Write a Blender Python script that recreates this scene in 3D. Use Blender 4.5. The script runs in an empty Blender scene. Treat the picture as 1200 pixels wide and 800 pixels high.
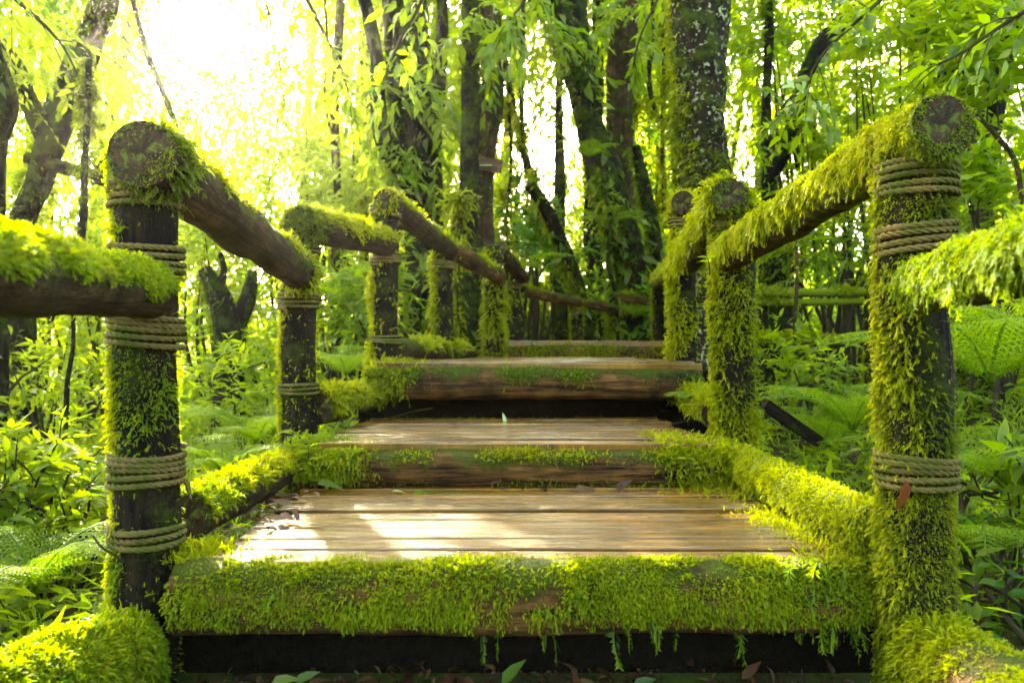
import bpy, math
import numpy as np
from mathutils import Vector
sc = bpy.context.scene
COL = sc.collection
rng = np.random.default_rng(7)
F = 900.0            # focal length in pixels of a 1200 px wide picture
HY = 410.0           # image row of the horizon
def W(px, py, d):    # point at distance d (metres) seen at pixel px,py; the eye is the origin
    return np.array([(px-600)/F*d, d, (HY-py)/F*d])
def nrm(v): return v/np.maximum(np.linalg.norm(v, axis=-1, keepdims=True), 1e-9)
UP = np.array([0, 0, 1.0])
_K = rng.normal(size=(6, 3)); _PH = rng.uniform(0, 6.28, 6)
def noise(p, f=1.0):  # cheap smooth noise, about -1..1
    p = np.asarray(p)*f; s = 0
    for i in range(6):
        k = _K[i]*(1+.35*i); q = p@k + _PH[i]
        s = s + np.sin(q + 1.7*np.sin(p@_K[(i+2) % 6]*.8 + _PH[(i+3) % 6]))
    return s/3.2

# ------------------------------------------------------------------ mesh building
class G:
    def __init__(s): s.v = []; s.f = []; s.uv = []; s.n = 0
    def add(s, V, Fs, UV=None):
        V = np.asarray(V, float).reshape(-1, 3)
        if UV is None: UV = np.zeros((len(V), 2))
        for Fa in (Fs if isinstance(Fs, list) else [Fs]):
            Fa = np.asarray(Fa, int)
            if len(Fa): s.f.append(Fa + s.n)
        s.v.append(V); s.uv.append(np.asarray(UV, float)); s.n += len(V)
ORG = {}
def build(name, g, mat, parent=None, loc=None, smooth=True):
    V = np.concatenate(g.v); UV = np.concatenate(g.uv)
    o0 = ORG[parent.name] if parent else (np.zeros(3) if loc is None else np.asarray(loc, float))
    V = V - o0
    me = bpy.data.meshes.new(name)
    nl = sum(f.size for f in g.f); npz = sum(len(f) for f in g.f)
    me.vertices.add(len(V)); me.vertices.foreach_set('co', V.astype(np.float32).ravel())
    idx = np.concatenate([f.ravel() for f in g.f]).astype(np.int32)
    tot = np.concatenate([np.full(len(f), f.shape[1]) for f in g.f]).astype(np.int32)
    me.loops.add(nl); me.loops.foreach_set('vertex_index', idx)
    me.polygons.add(npz)
    st = np.concatenate([[0], np.cumsum(tot)[:-1]]).astype(np.int32)
    me.polygons.foreach_set('loop_start', st); me.polygons.foreach_set('loop_total', tot)
    me.update(calc_edges=True)
    u = me.uv_layers.new(name='UVMap'); u.data.foreach_set('uv', UV[idx].astype(np.float32).ravel())
    me.polygons.foreach_set('use_smooth', np.full(npz, smooth))
    me.materials.append(mat)
    o = bpy.data.objects.new(name, me); COL.objects.link(o)
    if parent: o.parent = parent
    else: o.location = o0
    ORG[o.name] = o0
    return o
def tag(o, label=None, cat=None, group=None, kind=None):
    if label: o['label'] = label
    if cat: o['category'] = cat
    if group: o['group'] = group
    if kind: o['kind'] = kind
    return o
def thing(name, label, cat, loc, group=None):
    o = bpy.data.objects.new(name, None); COL.objects.link(o)
    o.empty_display_size = .1; o.location = loc; ORG[o.name] = np.asarray(loc, float)
    return tag(o, label, cat, group)

def resample(pts, rad, n):
    pts = np.asarray(pts, float); rad = np.broadcast_to(np.asarray(rad, float), (len(pts),))
    if len(pts) > 2:   # Catmull-Rom
        P = np.vstack([2*pts[0]-pts[1], pts, 2*pts[-1]-pts[-2]])
        R = np.concatenate([[rad[0]], rad, [rad[-1]]])
        t = np.linspace(0, len(pts)-1-1e-6, n); i = t.astype(int); u = (t-i)[:, None]
        a, b, c, d = P[i], P[i+1], P[i+2], P[i+3]
        Q = .5*((2*b)+(c-a)*u+(2*a-5*b+4*c-d)*u**2+(3*b-a-3*c+d)*u**3)
        r = R[i+1]*(1-u[:, 0])+R[i+2]*u[:, 0]
        return Q, r
    t = np.linspace(0, 1, n)[:, None]
    return pts[0]*(1-t)+pts[1]*t, rad[0]*(1-t[:, 0])+rad[1]*t[:, 0]
def frames(Q):
    T = nrm(np.gradient(Q, axis=0))
    a = np.cross(T[0], UP if abs(T[0][2]) < .9 else np.array([0, 1.0, 0])); a = a/np.linalg.norm(a)
    A = [a]
    for i in range(1, len(Q)):
        a = A[-1]-T[i]*(A[-1]@T[i]); A.append(a/np.linalg.norm(a))
    A = np.array(A); return T, A, np.cross(T, A)
def tube(g, pts, rad, sides=10, n=None, amp=0., freq=8., caps=True, seed=0., dome=0.):
    if n is None: n = len(pts)
    Q, r = resample(pts, rad, n); T, A, B = frames(Q)
    th = np.linspace(0, 2*np.pi, sides+1)
    d = A[:, None]*np.cos(th)[None, :, None]+B[:, None]*np.sin(th)[None, :, None]
    V = Q[:, None]+d*r[:, None, None]
    if amp:
        q = V.copy()
        k = 1+amp*noise(q+seed, freq)+amp*.5*noise(q+seed+3.1, freq*2.7)
        V = Q[:, None]+d*(r[:, None]*k)[..., None]
        V[:, -1] = V[:, 0]
    L = np.concatenate([[0], np.cumsum(np.linalg.norm(np.diff(Q, axis=0), axis=1))])
    UV = np.stack(np.broadcast_arrays(th[None]*r.mean()+seed, L[:, None]+seed), -1)
    m = sides+1
    i, j = np.meshgrid(np.arange(n-1), np.arange(sides), indexing='ij')
    Fq = np.stack([i*m+j, i*m+j+1, (i+1)*m+j+1, (i+1)*m+j], -1).reshape(-1, 4)
    g.add(V, Fq, UV.reshape(-1, 2))
    if caps:
        for e, s in ((0, -1), (n-1, 1)):
            cap(g, Q[e], V[e, :-1], T[e]*s, dome*r[e])
    return Q, r, T, A, B
def cap(g, c, ring, nv, bulge):
    k = len(ring); c = np.asarray(c)
    ring = c+(ring-c)*(1+.03*noise(ring, 30.))[:, None]
    rings = [c+(ring-c)*f+nv*bulge*b for f, b in ((1, 0), (.8, .6), (.45, .9))]
    V = np.vstack(rings+[[c+nv*bulge]])
    UV = np.vstack([(ring-c)@np.stack([np.cross(nv, UP+.01), UP], 1)*f for f in (1, .8, .45)]+[[[0, 0]]])
    j = np.arange(k); j2 = (j+1) % k
    Fs = [np.stack([o*k+j, o*k+j2, (o+1)*k+j2, (o+1)*k+j], 1) for o in (0, 1)]
    g.add(V, Fs+[np.stack([2*k+j, 2*k+j2, np.full(k, 3*k)], 1)], UV)
def box(g, lo, hi):
    x0, y0, z0 = lo; x1, y1, z1 = hi
    V = [(x0,y0,z0),(x1,y0,z0),(x1,y1,z0),(x0,y1,z0),(x0,y0,z1),(x1,y0,z1),(x1,y1,z1),(x0,y1,z1)]
    g.add(V, np.array([(0,3,2,1),(4,5,6,7),(0,1,5,4),(1,2,6,5),(2,3,7,6),(3,0,4,7)]), np.array(V)[:, :2])

# ------------------------------------------------------------------ moss fronds and leaves
def fronds(g, P, N, L, droop=.5, K=5, wid=.23, curl=.6, dirb=None):
    n = len(P)
    if not n: return
    D = nrm(N*.75+rng.normal(size=(n, 3))*.45+(0 if dirb is None else dirb))
    c = rng.normal(size=(n, 3))*curl/K
    S = nrm(np.cross(D, rng.normal(size=(n, 3))))
    pn = noise(P, 14.); L = (np.broadcast_to(L, (n,))*np.clip(.9+.4*pn+.3*noise(P, 45.), .35, 1.3))[:, None]
    st = L/K; p = P-N*.002; sp = [p]; ds = [D]
    for k in range(K):
        p = p+D*st; D = nrm(D+c+np.array([0, 0, -1.])*(droop*1.6/K)*(1+.3*k)); sp.append(p); ds.append(D)
    hw = np.clip(L*.016, .0007, .003); rnd = np.clip(.5+.28*noise(P+5., 9.)+rng.normal(size=n)*.2, 0, 1)
    VL = np.stack([sp[k]-S*hw for k in range(K+1)], 1); VR = np.stack([sp[k]+S*hw for k in range(K+1)], 1)
    tl = []; tr = []
    for k in range(K):
        w = wid*L*(1-.55*k/K)*rng.uniform(.6, 1.3, (n, 1)); jit = rng.normal(size=(n, 3))*.25
        tl.append(sp[k]+st*1.1*ds[k]-S*w+ds[k]*w*.5+jit*w); tr.append(sp[k]+st*1.1*ds[k]+S*w+ds[k]*w*.5-jit*w)
    V = np.concatenate([VL, VR, np.stack(tl, 1), np.stack(tr, 1)], 1)   # (n, 4K+2, 3)
    m = 4*K+2; b = (np.arange(n)*m)[:, None]
    k = np.arange(K)
    q = np.stack([k, k+1, K+1+k+1, K+1+k], -1)
    t1 = np.stack([k, k+1, 2*K+2+k], -1); t2 = np.stack([K+1+k, K+1+k+1, 3*K+2+k], -1)
    tt = np.vstack([t1, t2])
    Fq = (q[None]+b[..., None]).reshape(-1, 4); Ft = (tt[None]+b[..., None]).reshape(-1, 3)
    v = np.concatenate([np.arange(K+1)/K]*2+[(k+1.3)/(K+.3)]*2)
    UV = np.stack(np.broadcast_arrays(rnd[:, None], v[None]), -1)
    g.add(V.reshape(-1, 3), [Fq, Ft], UV.reshape(-1, 2))
def leaves(g, P, D, Nh, L, wid=.36, fine=False, curl=.25):
    n = len(P)
    if not n: return
    D = nrm(D); S = nrm(np.cross(D, Nh)); N = np.cross(S, D)
    L = np.broadcast_to(L, (n,)); Wd = L*np.broadcast_to(wid, (n,)); rnd = rng.random(n)
    cu = rng.uniform(.2, 1.6, n)*curl; fo = rng.uniform(.1, .5, n)
    def pt(t, s, f=0):
        return P+D*(L*t)[:, None]+S*(Wd*s)[:, None]+N*(abs(s)*Wd*fo-L*cu*t*t)[:, None]
    b = np.arange(n)
    if fine:
        V = np.stack([pt(0, 0), pt(.22, -.42), pt(.22, 0), pt(.22, .42), pt(.55, -.40), pt(.55, 0), pt(.55, .40), pt(1, 0)], 1)
        tri = np.array([(0, 2, 1), (0, 3, 2), (4, 5, 7), (5, 6, 7)]); qd = np.array([(1, 2, 5, 4), (2, 3, 6, 5)])
        v = np.array([0, .22, .22, .22, .55, .55, .55, 1]); m = 8
        Fs = [(tri[None]+(b*m)[:, None, None]).reshape(-1, 3), (qd[None]+(b*m)[:, None, None]).reshape(-1, 4)]
    else:
        V = np.stack([pt(0, 0), pt(.42, -.5), pt(1, 0), pt(.42, .5)], 1); m = 4
        v = np.array([0, .45, 1, .45])
        Fs = [(np.array([(0, 2, 1), (0, 3, 2)])[None]+(b*m)[:, None, None]).reshape(-1, 3)]
    UV = np.stack(np.broadcast_arrays(rnd[:, None], v[None]), -1)
    g.add(V.reshape(-1, 3), Fs, UV.reshape(-1, 2))
def sprays(g, O, D, S, k=12, L=.08, wid=.36, droop=.5, fine=False, twig=None):
    """n leafy twigs starting at O, heading D, of length S, each with k alternating leaves"""
    n = len(O); D = nrm(D); S = np.broadcast_to(S, (n,))
    H = nrm(np.cross(D, UP+rng.normal(size=(n, 3))*.3)); Pz = []; Dz = []; Nz = []; Lz = []
    for j in range(k):
        t = (j+.6)/k; s = 1 if j % 2 else -1
        p = O+D*(S*t)[:, None]; p[:, 2] -= S*droop*t*t*.7
        dd = nrm(D*(.45+.5*t)+H*s*(1-.6*t)+rng.normal(size=(n, 3))*.28-UP*(.25+.5*droop*t))
        Pz.append(p); Dz.append(dd); Nz.append(nrm(UP+rng.normal(size=(n, 3))*.45)); Lz.append(L*rng.uniform(.55, 1.2, n)*(1.1-.4*abs(t-.5)))
    leaves(g, np.vstack(Pz), np.vstack(Dz), np.vstack(Nz), np.concatenate(Lz), wid, fine)
    if twig is not None:
        ts = np.linspace(0, 1, 4)
        for i in range(n):
            q = O[i]+D[i]*S[i]*ts[:, None]; q[:, 2] -= S[i]*droop*ts**2*.7
            tube(twig, q, np.linspace(.004, .0015, 4), 4, caps=False)
def inball(n, c, r, gap=None, freq=2.5):
    out = np.zeros((0, 3))
    while len(out) < n:
        p = rng.normal(size=(n*2, 3)); p = nrm(p)*(rng.random((n*2, 1))**.45)
        p = np.asarray(c)+p*np.asarray(r)
        if gap is not None: p = p[noise(p, freq) > gap]
        out = np.vstack([out, p])
        if gap is not None and len(p) == 0: gap -= .2
    return out[:n]

# ------------------------------------------------------------------ materials
def newmat(name):
    m = bpy.data.materials.new(name); m.use_nodes = True; nt = m.node_tree; nt.nodes.clear()
    return m, nt
class NT:
    def __init__(s, nt): s.nt = nt
    def n(s, t, **kw):
        x = s.nt.nodes.new(t)
        for k, v in kw.items():
            if k.startswith('i_'):
                kk = k[2:]; kk = int(kk) if kk.isdigit() else kk.replace('_', ' ')
                if isinstance(v, bpy.types.NodeSocket): s.nt.links.new(v, x.inputs[kk])
                else: x.inputs[kk].default_value = v
            else: setattr(x, k, v)
        return x
    def link(s, a, b): s.nt.links.new(a, b)
    def ramp(s, fac, stops):
        r = s.n('ShaderNodeValToRGB'); e = r.color_ramp.elements
        while len(e) < len(stops): e.new(.5)
        for el, (p, c) in zip(e, stops):
            el.position = p; el.color = (*c, 1) if len(c) == 3 else c
        s.link(fac, r.inputs[0]); return r.outputs[0]
    def mix(s, fac, a, b, mode='MIX'):
        x = s.n('ShaderNodeMix', data_type='RGBA', blend_type=mode)
        for v, k in ((fac, 0), (a, 6), (b, 7)):
            if isinstance(v, bpy.types.NodeSocket): s.link(v, x.inputs[k])
            else: x.inputs[k].default_value = v if k == 0 else (*v, 1)
        return x.outputs[2]
    def math(s, op, a, b=0., clamp=False):
        x = s.n('ShaderNodeMath', operation=op, use_clamp=clamp)
        for k, v in ((0, a), (1, b)):
            if isinstance(v, bpy.types.NodeSocket): s.link(v, x.inputs[k])
            else: x.inputs[k].default_value = v
        return x.outputs[0]
    def noise(s, vec, scale, detail=4., rough=.6, dist=0.):
        x = s.n('ShaderNodeTexNoise'); s.link(vec, x.inputs['Vector'])
        x.inputs['Scale'].default_value = scale; x.inputs['Detail'].default_value = detail
        x.inputs['Roughness'].default_value = rough; x.inputs['Distortion'].default_value = dist
        return x.outputs[0]
    def mapping(s, vec, scale):
        x = s.n('ShaderNodeMapping'); s.link(vec, x.inputs[0]); x.inputs['Scale'].default_value = scale; return x.outputs[0]
def leafmat(name, stops, trans, tfac=.55, rough=.38, tip=None, spec=.5):
    m, nt = newmat(name); k = NT(nt)
    uv = k.n('ShaderNodeTexCoord').outputs['UV']; sx = k.n('ShaderNodeSeparateXYZ'); k.link(uv, sx.inputs[0])
    c = k.ramp(sx.outputs[0], stops)
    tc = k.mix(.55, c, trans)
    if tip: 
        f = k.math('POWER', sx.outputs[1], 1.6, True)
        c = k.mix(k.math('MULTIPLY', f, .5), c, tip); tc = k.mix(k.math('MULTIPLY', f, .5), tc, trans)
    b = k.n('ShaderNodeBsdfPrincipled'); k.link(c, b.inputs['Base Color']); b.inputs['Roughness'].default_value = rough
    b.inputs['Specular IOR Level'].default_value = spec
    t = k.n('ShaderNodeBsdfTranslucent'); k.link(tc, t.inputs[0])
    mx = k.n('ShaderNodeMixShader', i_0=tfac); k.link(b.outputs[0], mx.inputs[1]); k.link(t.outputs[0], mx.inputs[2])
    o = k.n('ShaderNodeOutputMaterial'); k.link(mx.outputs[0], o.inputs[0])
    return m
def barkmat(name, dark, light, moss=None, amt=.5, grain=60., rough=.8, bump=.6, spots=None, upw=.6, shine=.12, relief=.012):
    """wood or bark with the grain along the log (UV v runs along it), with moss growing in patches"""
    m, nt = newmat(name); k = NT(nt)
    tc = k.n('ShaderNodeTexCoord'); uv = tc.outputs['UV']; ob = tc.outputs['Object']
    g1 = k.noise(k.mapping(uv, (grain, grain*.09, 1)), 1., 6., .65, .4)
    g2 = k.noise(ob, 9., 5., .6)
    c = k.ramp(g1, [(.36, dark), (.66, light)])
    c = k.mix(k.ramp(g2, [(.35, (0, 0, 0)), (.7, (1, 1, 1))]), c, tuple(x*.45 for x in dark))
    h = g1
    if spots:
        v = k.noise(ob, 26., 3., .6); f = k.ramp(v, [(.57, (0, 0, 0)), (.62, (1, 1, 1))]); c = k.mix(f, c, spots)
    if moss:
        nz = k.n('ShaderNodeSeparateXYZ'); ge = k.n('ShaderNodeNewGeometry'); k.link(ge.outputs['Normal'], nz.inputs[0])
        mn = k.noise(ob, 7., 6., .7)
        s = k.math('ADD', k.math('MULTIPLY', nz.outputs[2], upw*.35), mn)
        f = k.ramp(s, [(.62-.3*amt-.06, (0, 0, 0)), (.62-.3*amt+.08, (1, 1, 1))])
        fine = k.noise(ob, 160., 3., .7)
        mc = k.mix(fine, tuple(x*.45 for x in moss), tuple(x*1.5 for x in moss))
        c = k.mix(f, c, mc)
        h = k.math('ADD', g1, k.math('MULTIPLY', f, k.math('MULTIPLY', fine, 1.2)))
    b = k.n('ShaderNodeBsdfPrincipled'); k.link(c, b.inputs['Base Color']); b.inputs['Roughness'].default_value = rough; b.inputs['Specular IOR Level'].default_value = shine
    bp = k.n('ShaderNodeBump', i_Strength=bump, i_Distance=relief); k.link(h, bp.inputs['Height']); k.link(bp.outputs[0], b.inputs['Normal'])
    o = k.n('ShaderNodeOutputMaterial'); k.link(b.outputs[0], o.inputs[0])
    return m
def plankmat():
    m, nt = newmat('wet_plank_wood'); k = NT(nt)
    tc = k.n('ShaderNodeTexCoord'); uv = tc.outputs['UV']; ob = tc.outputs['Object']
    ge = k.n('ShaderNodeNewGeometry')
    g1 = k.noise(k.mapping(uv, (3.0, 85., 1)), 1., 7., .7, .5)
    g2 = k.noise(k.mapping(uv, (1.2, 14., 1)), 1., 4., .6)
    c = k.ramp(g1, [(.36, (.022, .008, .0015)), (.53, (.20, .085, .006)), (.72, (.50, .25, .022))])
    c = k.mix(k.math('MULTIPLY', ge.outputs['Random Per Island'], .6), c, (.075, .044, .011))
    al = k.ramp(k.noise(k.mapping(ob, (2.2, 9., 9.)), 1., 6., .7), [(.54, (0, 0, 0)), (.68, (1, 1, 1))])
    c = k.mix(k.math('MULTIPLY', al, .85), c, (.06, .085, .005))
    b = k.n('ShaderNodeBsdfPrincipled'); k.link(c, b.inputs['Base Color'])
    rr = k.ramp(g2, [(.3, (.12, .12, .12)), (.7, (.40, .40, .40))]); k.link(rr, b.inputs['Roughness'])
    b.inputs['Specular IOR Level'].default_value = .3
    k.link(k.ramp(k.noise(k.mapping(ob, (1.6, 11., 5.)), 1., 4., .6), [(.38, (.2, .2, .2)), (.54, (1, 1, 1))]), b.inputs['Coat Weight']); b.inputs['Coat Roughness'].default_value = .12; k.link(k.n('ShaderNodeBump', i_Strength=.7, i_Distance=.022, i_Height=k.noise(k.mapping(uv, (2., 60., 1)), 1., 3., .6)).outputs[0], b.inputs['Coat Normal'])
    bp = k.n('ShaderNodeBump', i_Strength=.6, i_Distance=.008); k.link(g1, bp.inputs['Height']); k.link(bp.outputs[0], b.inputs['Normal'])
    o = k.n('ShaderNodeOutputMaterial'); k.link(b.outputs[0], o.inputs[0])
    return m
def cutmat():
    m, nt = newmat('cut_wood_end'); k = NT(nt)
    uv = k.n('ShaderNodeTexCoord').outputs['UV']
    ln = k.n('ShaderNodeVectorMath', operation='LENGTH'); k.link(uv, ln.inputs[0])
    w = k.noise(uv, 30., 4.)
    r = k.math('SINE', k.math('ADD', k.math('MULTIPLY', ln.outputs['Value'], 900.), k.math('MULTIPLY', w, 34.)))
    c = k.ramp(k.math('ADD', k.math('MULTIPLY', r, .06), w), [(.32, (.007, .004, .002)), (.75, (.075, .040, .016))])
    sp = k.n('ShaderNodeSeparateXYZ'); k.link(uv, sp.inputs[0])
    cv = k.n('ShaderNodeCombineXYZ'); k.link(k.math('MULTIPLY', k.math('ABSOLUTE', k.math('ARCTAN2', sp.outputs[0], sp.outputs[1])), 2.2), cv.inputs[0]); k.link(k.math('MULTIPLY', ln.outputs['Value'], 9.), cv.inputs[1])
    ck = k.ramp(k.math('ABSOLUTE', k.math('SUBTRACT', k.noise(cv.outputs[0], 2., 2.), .5)), [(.0, (1, 1, 1)), (.022, (0, 0, 0))])
    c = k.mix(ck, c, (.006, .004, .003))
    mf = k.ramp(k.noise(uv, 45., 5., .7), [(.52, (0, 0, 0)), (.60, (1, 1, 1))])
    c = k.mix(mf, c, (.07, .10, .008))
    b = k.n('ShaderNodeBsdfPrincipled', i_Roughness=.75, i_Specular_IOR_Level=.12); k.link(c, b.inputs['Base Color'])
    bp = k.n('ShaderNodeBump', i_Strength=.6, i_Distance=.006); k.link(w, bp.inputs['Height']); k.link(bp.outputs[0], b.inputs['Normal'])
    o = k.n('ShaderNodeOutputMaterial'); k.link(b.outputs[0], o.inputs[0]); return m
def ropemat():
    m, nt = newmat('weathered_rope'); k = NT(nt)
    tc = k.n('ShaderNodeTexCoord')
    f = k.noise(k.mapping(tc.outputs['UV'], (900, 90, 1)), 1., 3.)
    c = k.ramp(f, [(.3, (.055, .034, .010)), (.7, (.24, .165, .055))])
    g = k.ramp(k.noise(tc.outputs['Object'], 14., 5., .7), [(.40, (0, 0, 0)), (.60, (1, 1, 1))])
    c = k.mix(k.math('MULTIPLY', g, .9), c, (.055, .07, .006))
    b = k.n('ShaderNodeBsdfPrincipled', i_Roughness=.85, i_Specular_IOR_Level=.15); k.link(c, b.inputs['Base Color'])
    bp = k.n('ShaderNodeBump', i_Strength=.5, i_Distance=.002); k.link(f, bp.inputs['Height']); k.link(bp.outputs[0], b.inputs['Normal'])
    o = k.n('ShaderNodeOutputMaterial'); k.link(b.outputs[0], o.inputs[0]); return m
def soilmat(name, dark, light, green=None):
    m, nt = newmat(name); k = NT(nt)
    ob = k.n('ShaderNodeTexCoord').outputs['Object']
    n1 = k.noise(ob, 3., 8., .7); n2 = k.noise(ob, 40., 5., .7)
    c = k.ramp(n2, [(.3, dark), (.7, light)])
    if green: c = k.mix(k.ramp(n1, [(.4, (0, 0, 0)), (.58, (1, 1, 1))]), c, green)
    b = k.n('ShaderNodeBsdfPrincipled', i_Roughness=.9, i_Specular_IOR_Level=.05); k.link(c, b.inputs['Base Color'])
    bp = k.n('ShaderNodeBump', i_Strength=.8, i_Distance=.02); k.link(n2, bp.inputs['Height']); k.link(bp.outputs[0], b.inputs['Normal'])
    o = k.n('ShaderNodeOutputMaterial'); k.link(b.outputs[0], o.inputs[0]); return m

M = {}
TY = (.50, .60, .02)
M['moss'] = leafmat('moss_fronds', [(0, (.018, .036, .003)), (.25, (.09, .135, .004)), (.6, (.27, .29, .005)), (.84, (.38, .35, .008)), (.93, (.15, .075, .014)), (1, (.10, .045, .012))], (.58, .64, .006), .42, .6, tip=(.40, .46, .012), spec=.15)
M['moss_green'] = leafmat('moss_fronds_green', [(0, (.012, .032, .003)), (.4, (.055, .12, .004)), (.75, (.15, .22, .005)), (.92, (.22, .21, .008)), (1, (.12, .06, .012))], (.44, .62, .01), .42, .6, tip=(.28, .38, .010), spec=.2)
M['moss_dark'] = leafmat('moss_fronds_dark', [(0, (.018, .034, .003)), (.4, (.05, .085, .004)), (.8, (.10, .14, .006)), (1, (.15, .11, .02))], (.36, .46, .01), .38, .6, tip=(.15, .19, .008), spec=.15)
M['lime'] = leafmat('lime_leaves', [(0, (.06, .13, .004)), (.5, (.10, .18, .005)), (1, (.17, .21, .006))], (.54, .70, .02), .6, .5, spec=.3)
M['green'] = leafmat('green_leaves', [(0, (.035, .085, .005)), (.5, (.08, .145, .005)), (.9, (.14, .18, .006)), (1, (.18, .20, .006))], (.47, .70, .01), .56, .36)
M['deep'] = leafmat('deep_green_leaves', [(0, (.014, .05, .005)), (.5, (.035, .10, .006)), (1, (.08, .14, .006))], (.20, .54, .01), .5, .30)
M['fern'] = leafmat('fern_leaves', [(0, (.07, .13, .005)), (1, (.13, .19, .006))], (.46, .72, .015), .5, .55, spec=.25)
M['dead'] = leafmat('dead_leaves', [(0, (.025, .009, .005)), (.5, (.06, .022, .009)), (.8, (.11, .05, .018)), (1, (.15, .09, .035))], (.28, .10, .02), .2, .42, spec=.3)
M['pale'] = leafmat('pale_leaves', [(0, (.30, .40, .10)), (1, (.48, .55, .22))], (.6, .7, .15), .3, .25)
M['wood'] = barkmat('mossy_log_wood', (.030, .016, .008), (.11, .06, .024), (.085, .105, .005), .30, relief=.03, bump=1.)
M['wood_moss'] = barkmat('thick_moss_log', (.028, .018, .008), (.07, .045, .020), (.12, .145, .005), .95)
M['post'] = barkmat('dark_post_wood', (.005, .003, .002), (.042, .024, .011), (.05, .065, .005), .20, upw=.2, bump=1., relief=.03)
M['logface'] = barkmat('weathered_log_face', (.014, .006, .002), (.27, .125, .030), (.075, .10, .005), .06, grain=38., rough=.6, bump=1., shine=.12, relief=.03)
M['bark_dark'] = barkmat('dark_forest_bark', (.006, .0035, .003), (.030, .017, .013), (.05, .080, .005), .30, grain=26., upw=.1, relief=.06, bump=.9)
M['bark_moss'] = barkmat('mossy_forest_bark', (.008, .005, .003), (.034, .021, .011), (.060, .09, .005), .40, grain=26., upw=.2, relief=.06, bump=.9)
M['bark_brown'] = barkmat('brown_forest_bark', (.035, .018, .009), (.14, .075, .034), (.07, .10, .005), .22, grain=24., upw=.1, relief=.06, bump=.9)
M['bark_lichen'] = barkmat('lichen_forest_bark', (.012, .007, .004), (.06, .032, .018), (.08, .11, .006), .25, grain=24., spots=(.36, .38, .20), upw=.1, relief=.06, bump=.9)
M['twig'] = barkmat('twig_bark', (.035, .026, .012), (.09, .07, .03), None)
M['plank'] = plankmat(); M['cut'] = cutmat(); M['rope'] = ropemat()
M['recess_shade'] = soilmat('shade_black_soil', (.002, .0015, .001), (.010, .007, .004))  # soil colour taken down to near black: shade of the recesses painted in
M['ground'] = soilmat('forest_floor', (.02, .013, .008), (.075, .05, .025), (.045, .07, .010))
M['sign'] = barkmat('sign_board_wood', (.07, .035, .022), (.20, .11, .07), None, grain=30.)

# ------------------------------------------------------------------ terrain
def gz(x, y):
    x = np.asarray(x, float); y = np.asarray(y, float)
    b = np.interp(y, [-30, 1.0, 1.6, 3.2, 5.5, 8, 14, 60], [-.9, -.70, -.69, -.52, -.30, -.12, .1, 3.])
    l = np.clip(-x-.85, 0, 40); r = np.clip(x-.95, 0, 40)
    b = b-np.where(l < 8, l*.28, 2.24)*np.clip(1-y/30, .2, 1)-np.clip(r, 0, 1)*.12+np.clip(r-1.0, 0, 12)*.22
    return b+.05*noise(np.stack([x, y, x*0], -1), 1.3)*np.clip(np.abs(x)-.8, 0, 1)
ax = np.concatenate([-np.geomspace(120, 3.2, 26), np.linspace(-3, 3, 41), np.geomspace(3.2, 120, 26)])
ay = np.concatenate([-np.geomspace(60, 2.2, 10), np.linspace(-2, 9, 56), np.geomspace(9.4, 140, 26)])
gx, gy = np.meshgrid(ax, ay, indexing='ij')
g = G(); nx, ny = gx.shape
i, j = np.meshgrid(np.arange(nx-1), np.arange(ny-1), indexing='ij')
g.add(np.stack([gx, gy, gz(gx, gy)], -1), np.stack([i*ny+j, (i+1)*ny+j, (i+1)*ny+j+1, i*ny+j+1], -1).reshape(-1, 4), np.stack([gx, gy], -1).reshape(-1, 2))
tag(build('ground', g, M['ground']), kind='structure')

# ------------------------------------------------------------------ logs, moss cover, rope
def scatter_tube(Q, r, A, B, n, mask=None, hang=0.):
    """random points and normals on a tube"""
    seg = np.linalg.norm(np.diff(Q, axis=0), axis=1); cs = np.concatenate([[0], np.cumsum(seg)])
    out_p = []; out_n = []; cnt = 0; tries = 0
    while cnt < n and tries < 30:
        tries += 1
        t = rng.random(n*2)*cs[-1]; k = np.clip(np.searchsorted(cs, t)-1, 0, len(seg)-1); u = ((t-cs[k])/seg[k])[:, None]
        th = rng.uniform(0, 2*np.pi, n*2)
        N = (A[k]*np.cos(th)[:, None]+B[k]*np.sin(th)[:, None])
        P = Q[k]*(1-u)+Q[k+1]*u+N*(r[k]*(1-u[:, 0])+r[k+1]*u[:, 0])[:, None]
        if mask is not None:
            ok = rng.random(n*2) < mask(P, N); P, N = P[ok], N[ok]
        out_p.append(P); out_n.append(N); cnt += len(P)
    P = np.vstack(out_p)[:n]; N = np.vstack(out_n)[:n]
    return P, N
def mask_top(cover=.5, bare=.0, freq=5., side=.35):
    def f(P, N):
        m = np.clip((N[:, 2]+side)*1.8, 0, 1)*np.clip((noise(P, freq)+cover*2-.6)*2.5, 0, 1)
        return np.clip(m, bare, 1)
    return f
def mask_patch(cover=.5, freq=6., bias=(0, 0, 0), w=.6):
    bias = np.array(bias, float)
    def f(P, N): return np.clip((noise(P, freq)+cover*2-1+w*(N@bias))*2.2, 0, 1)
    return f
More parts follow.
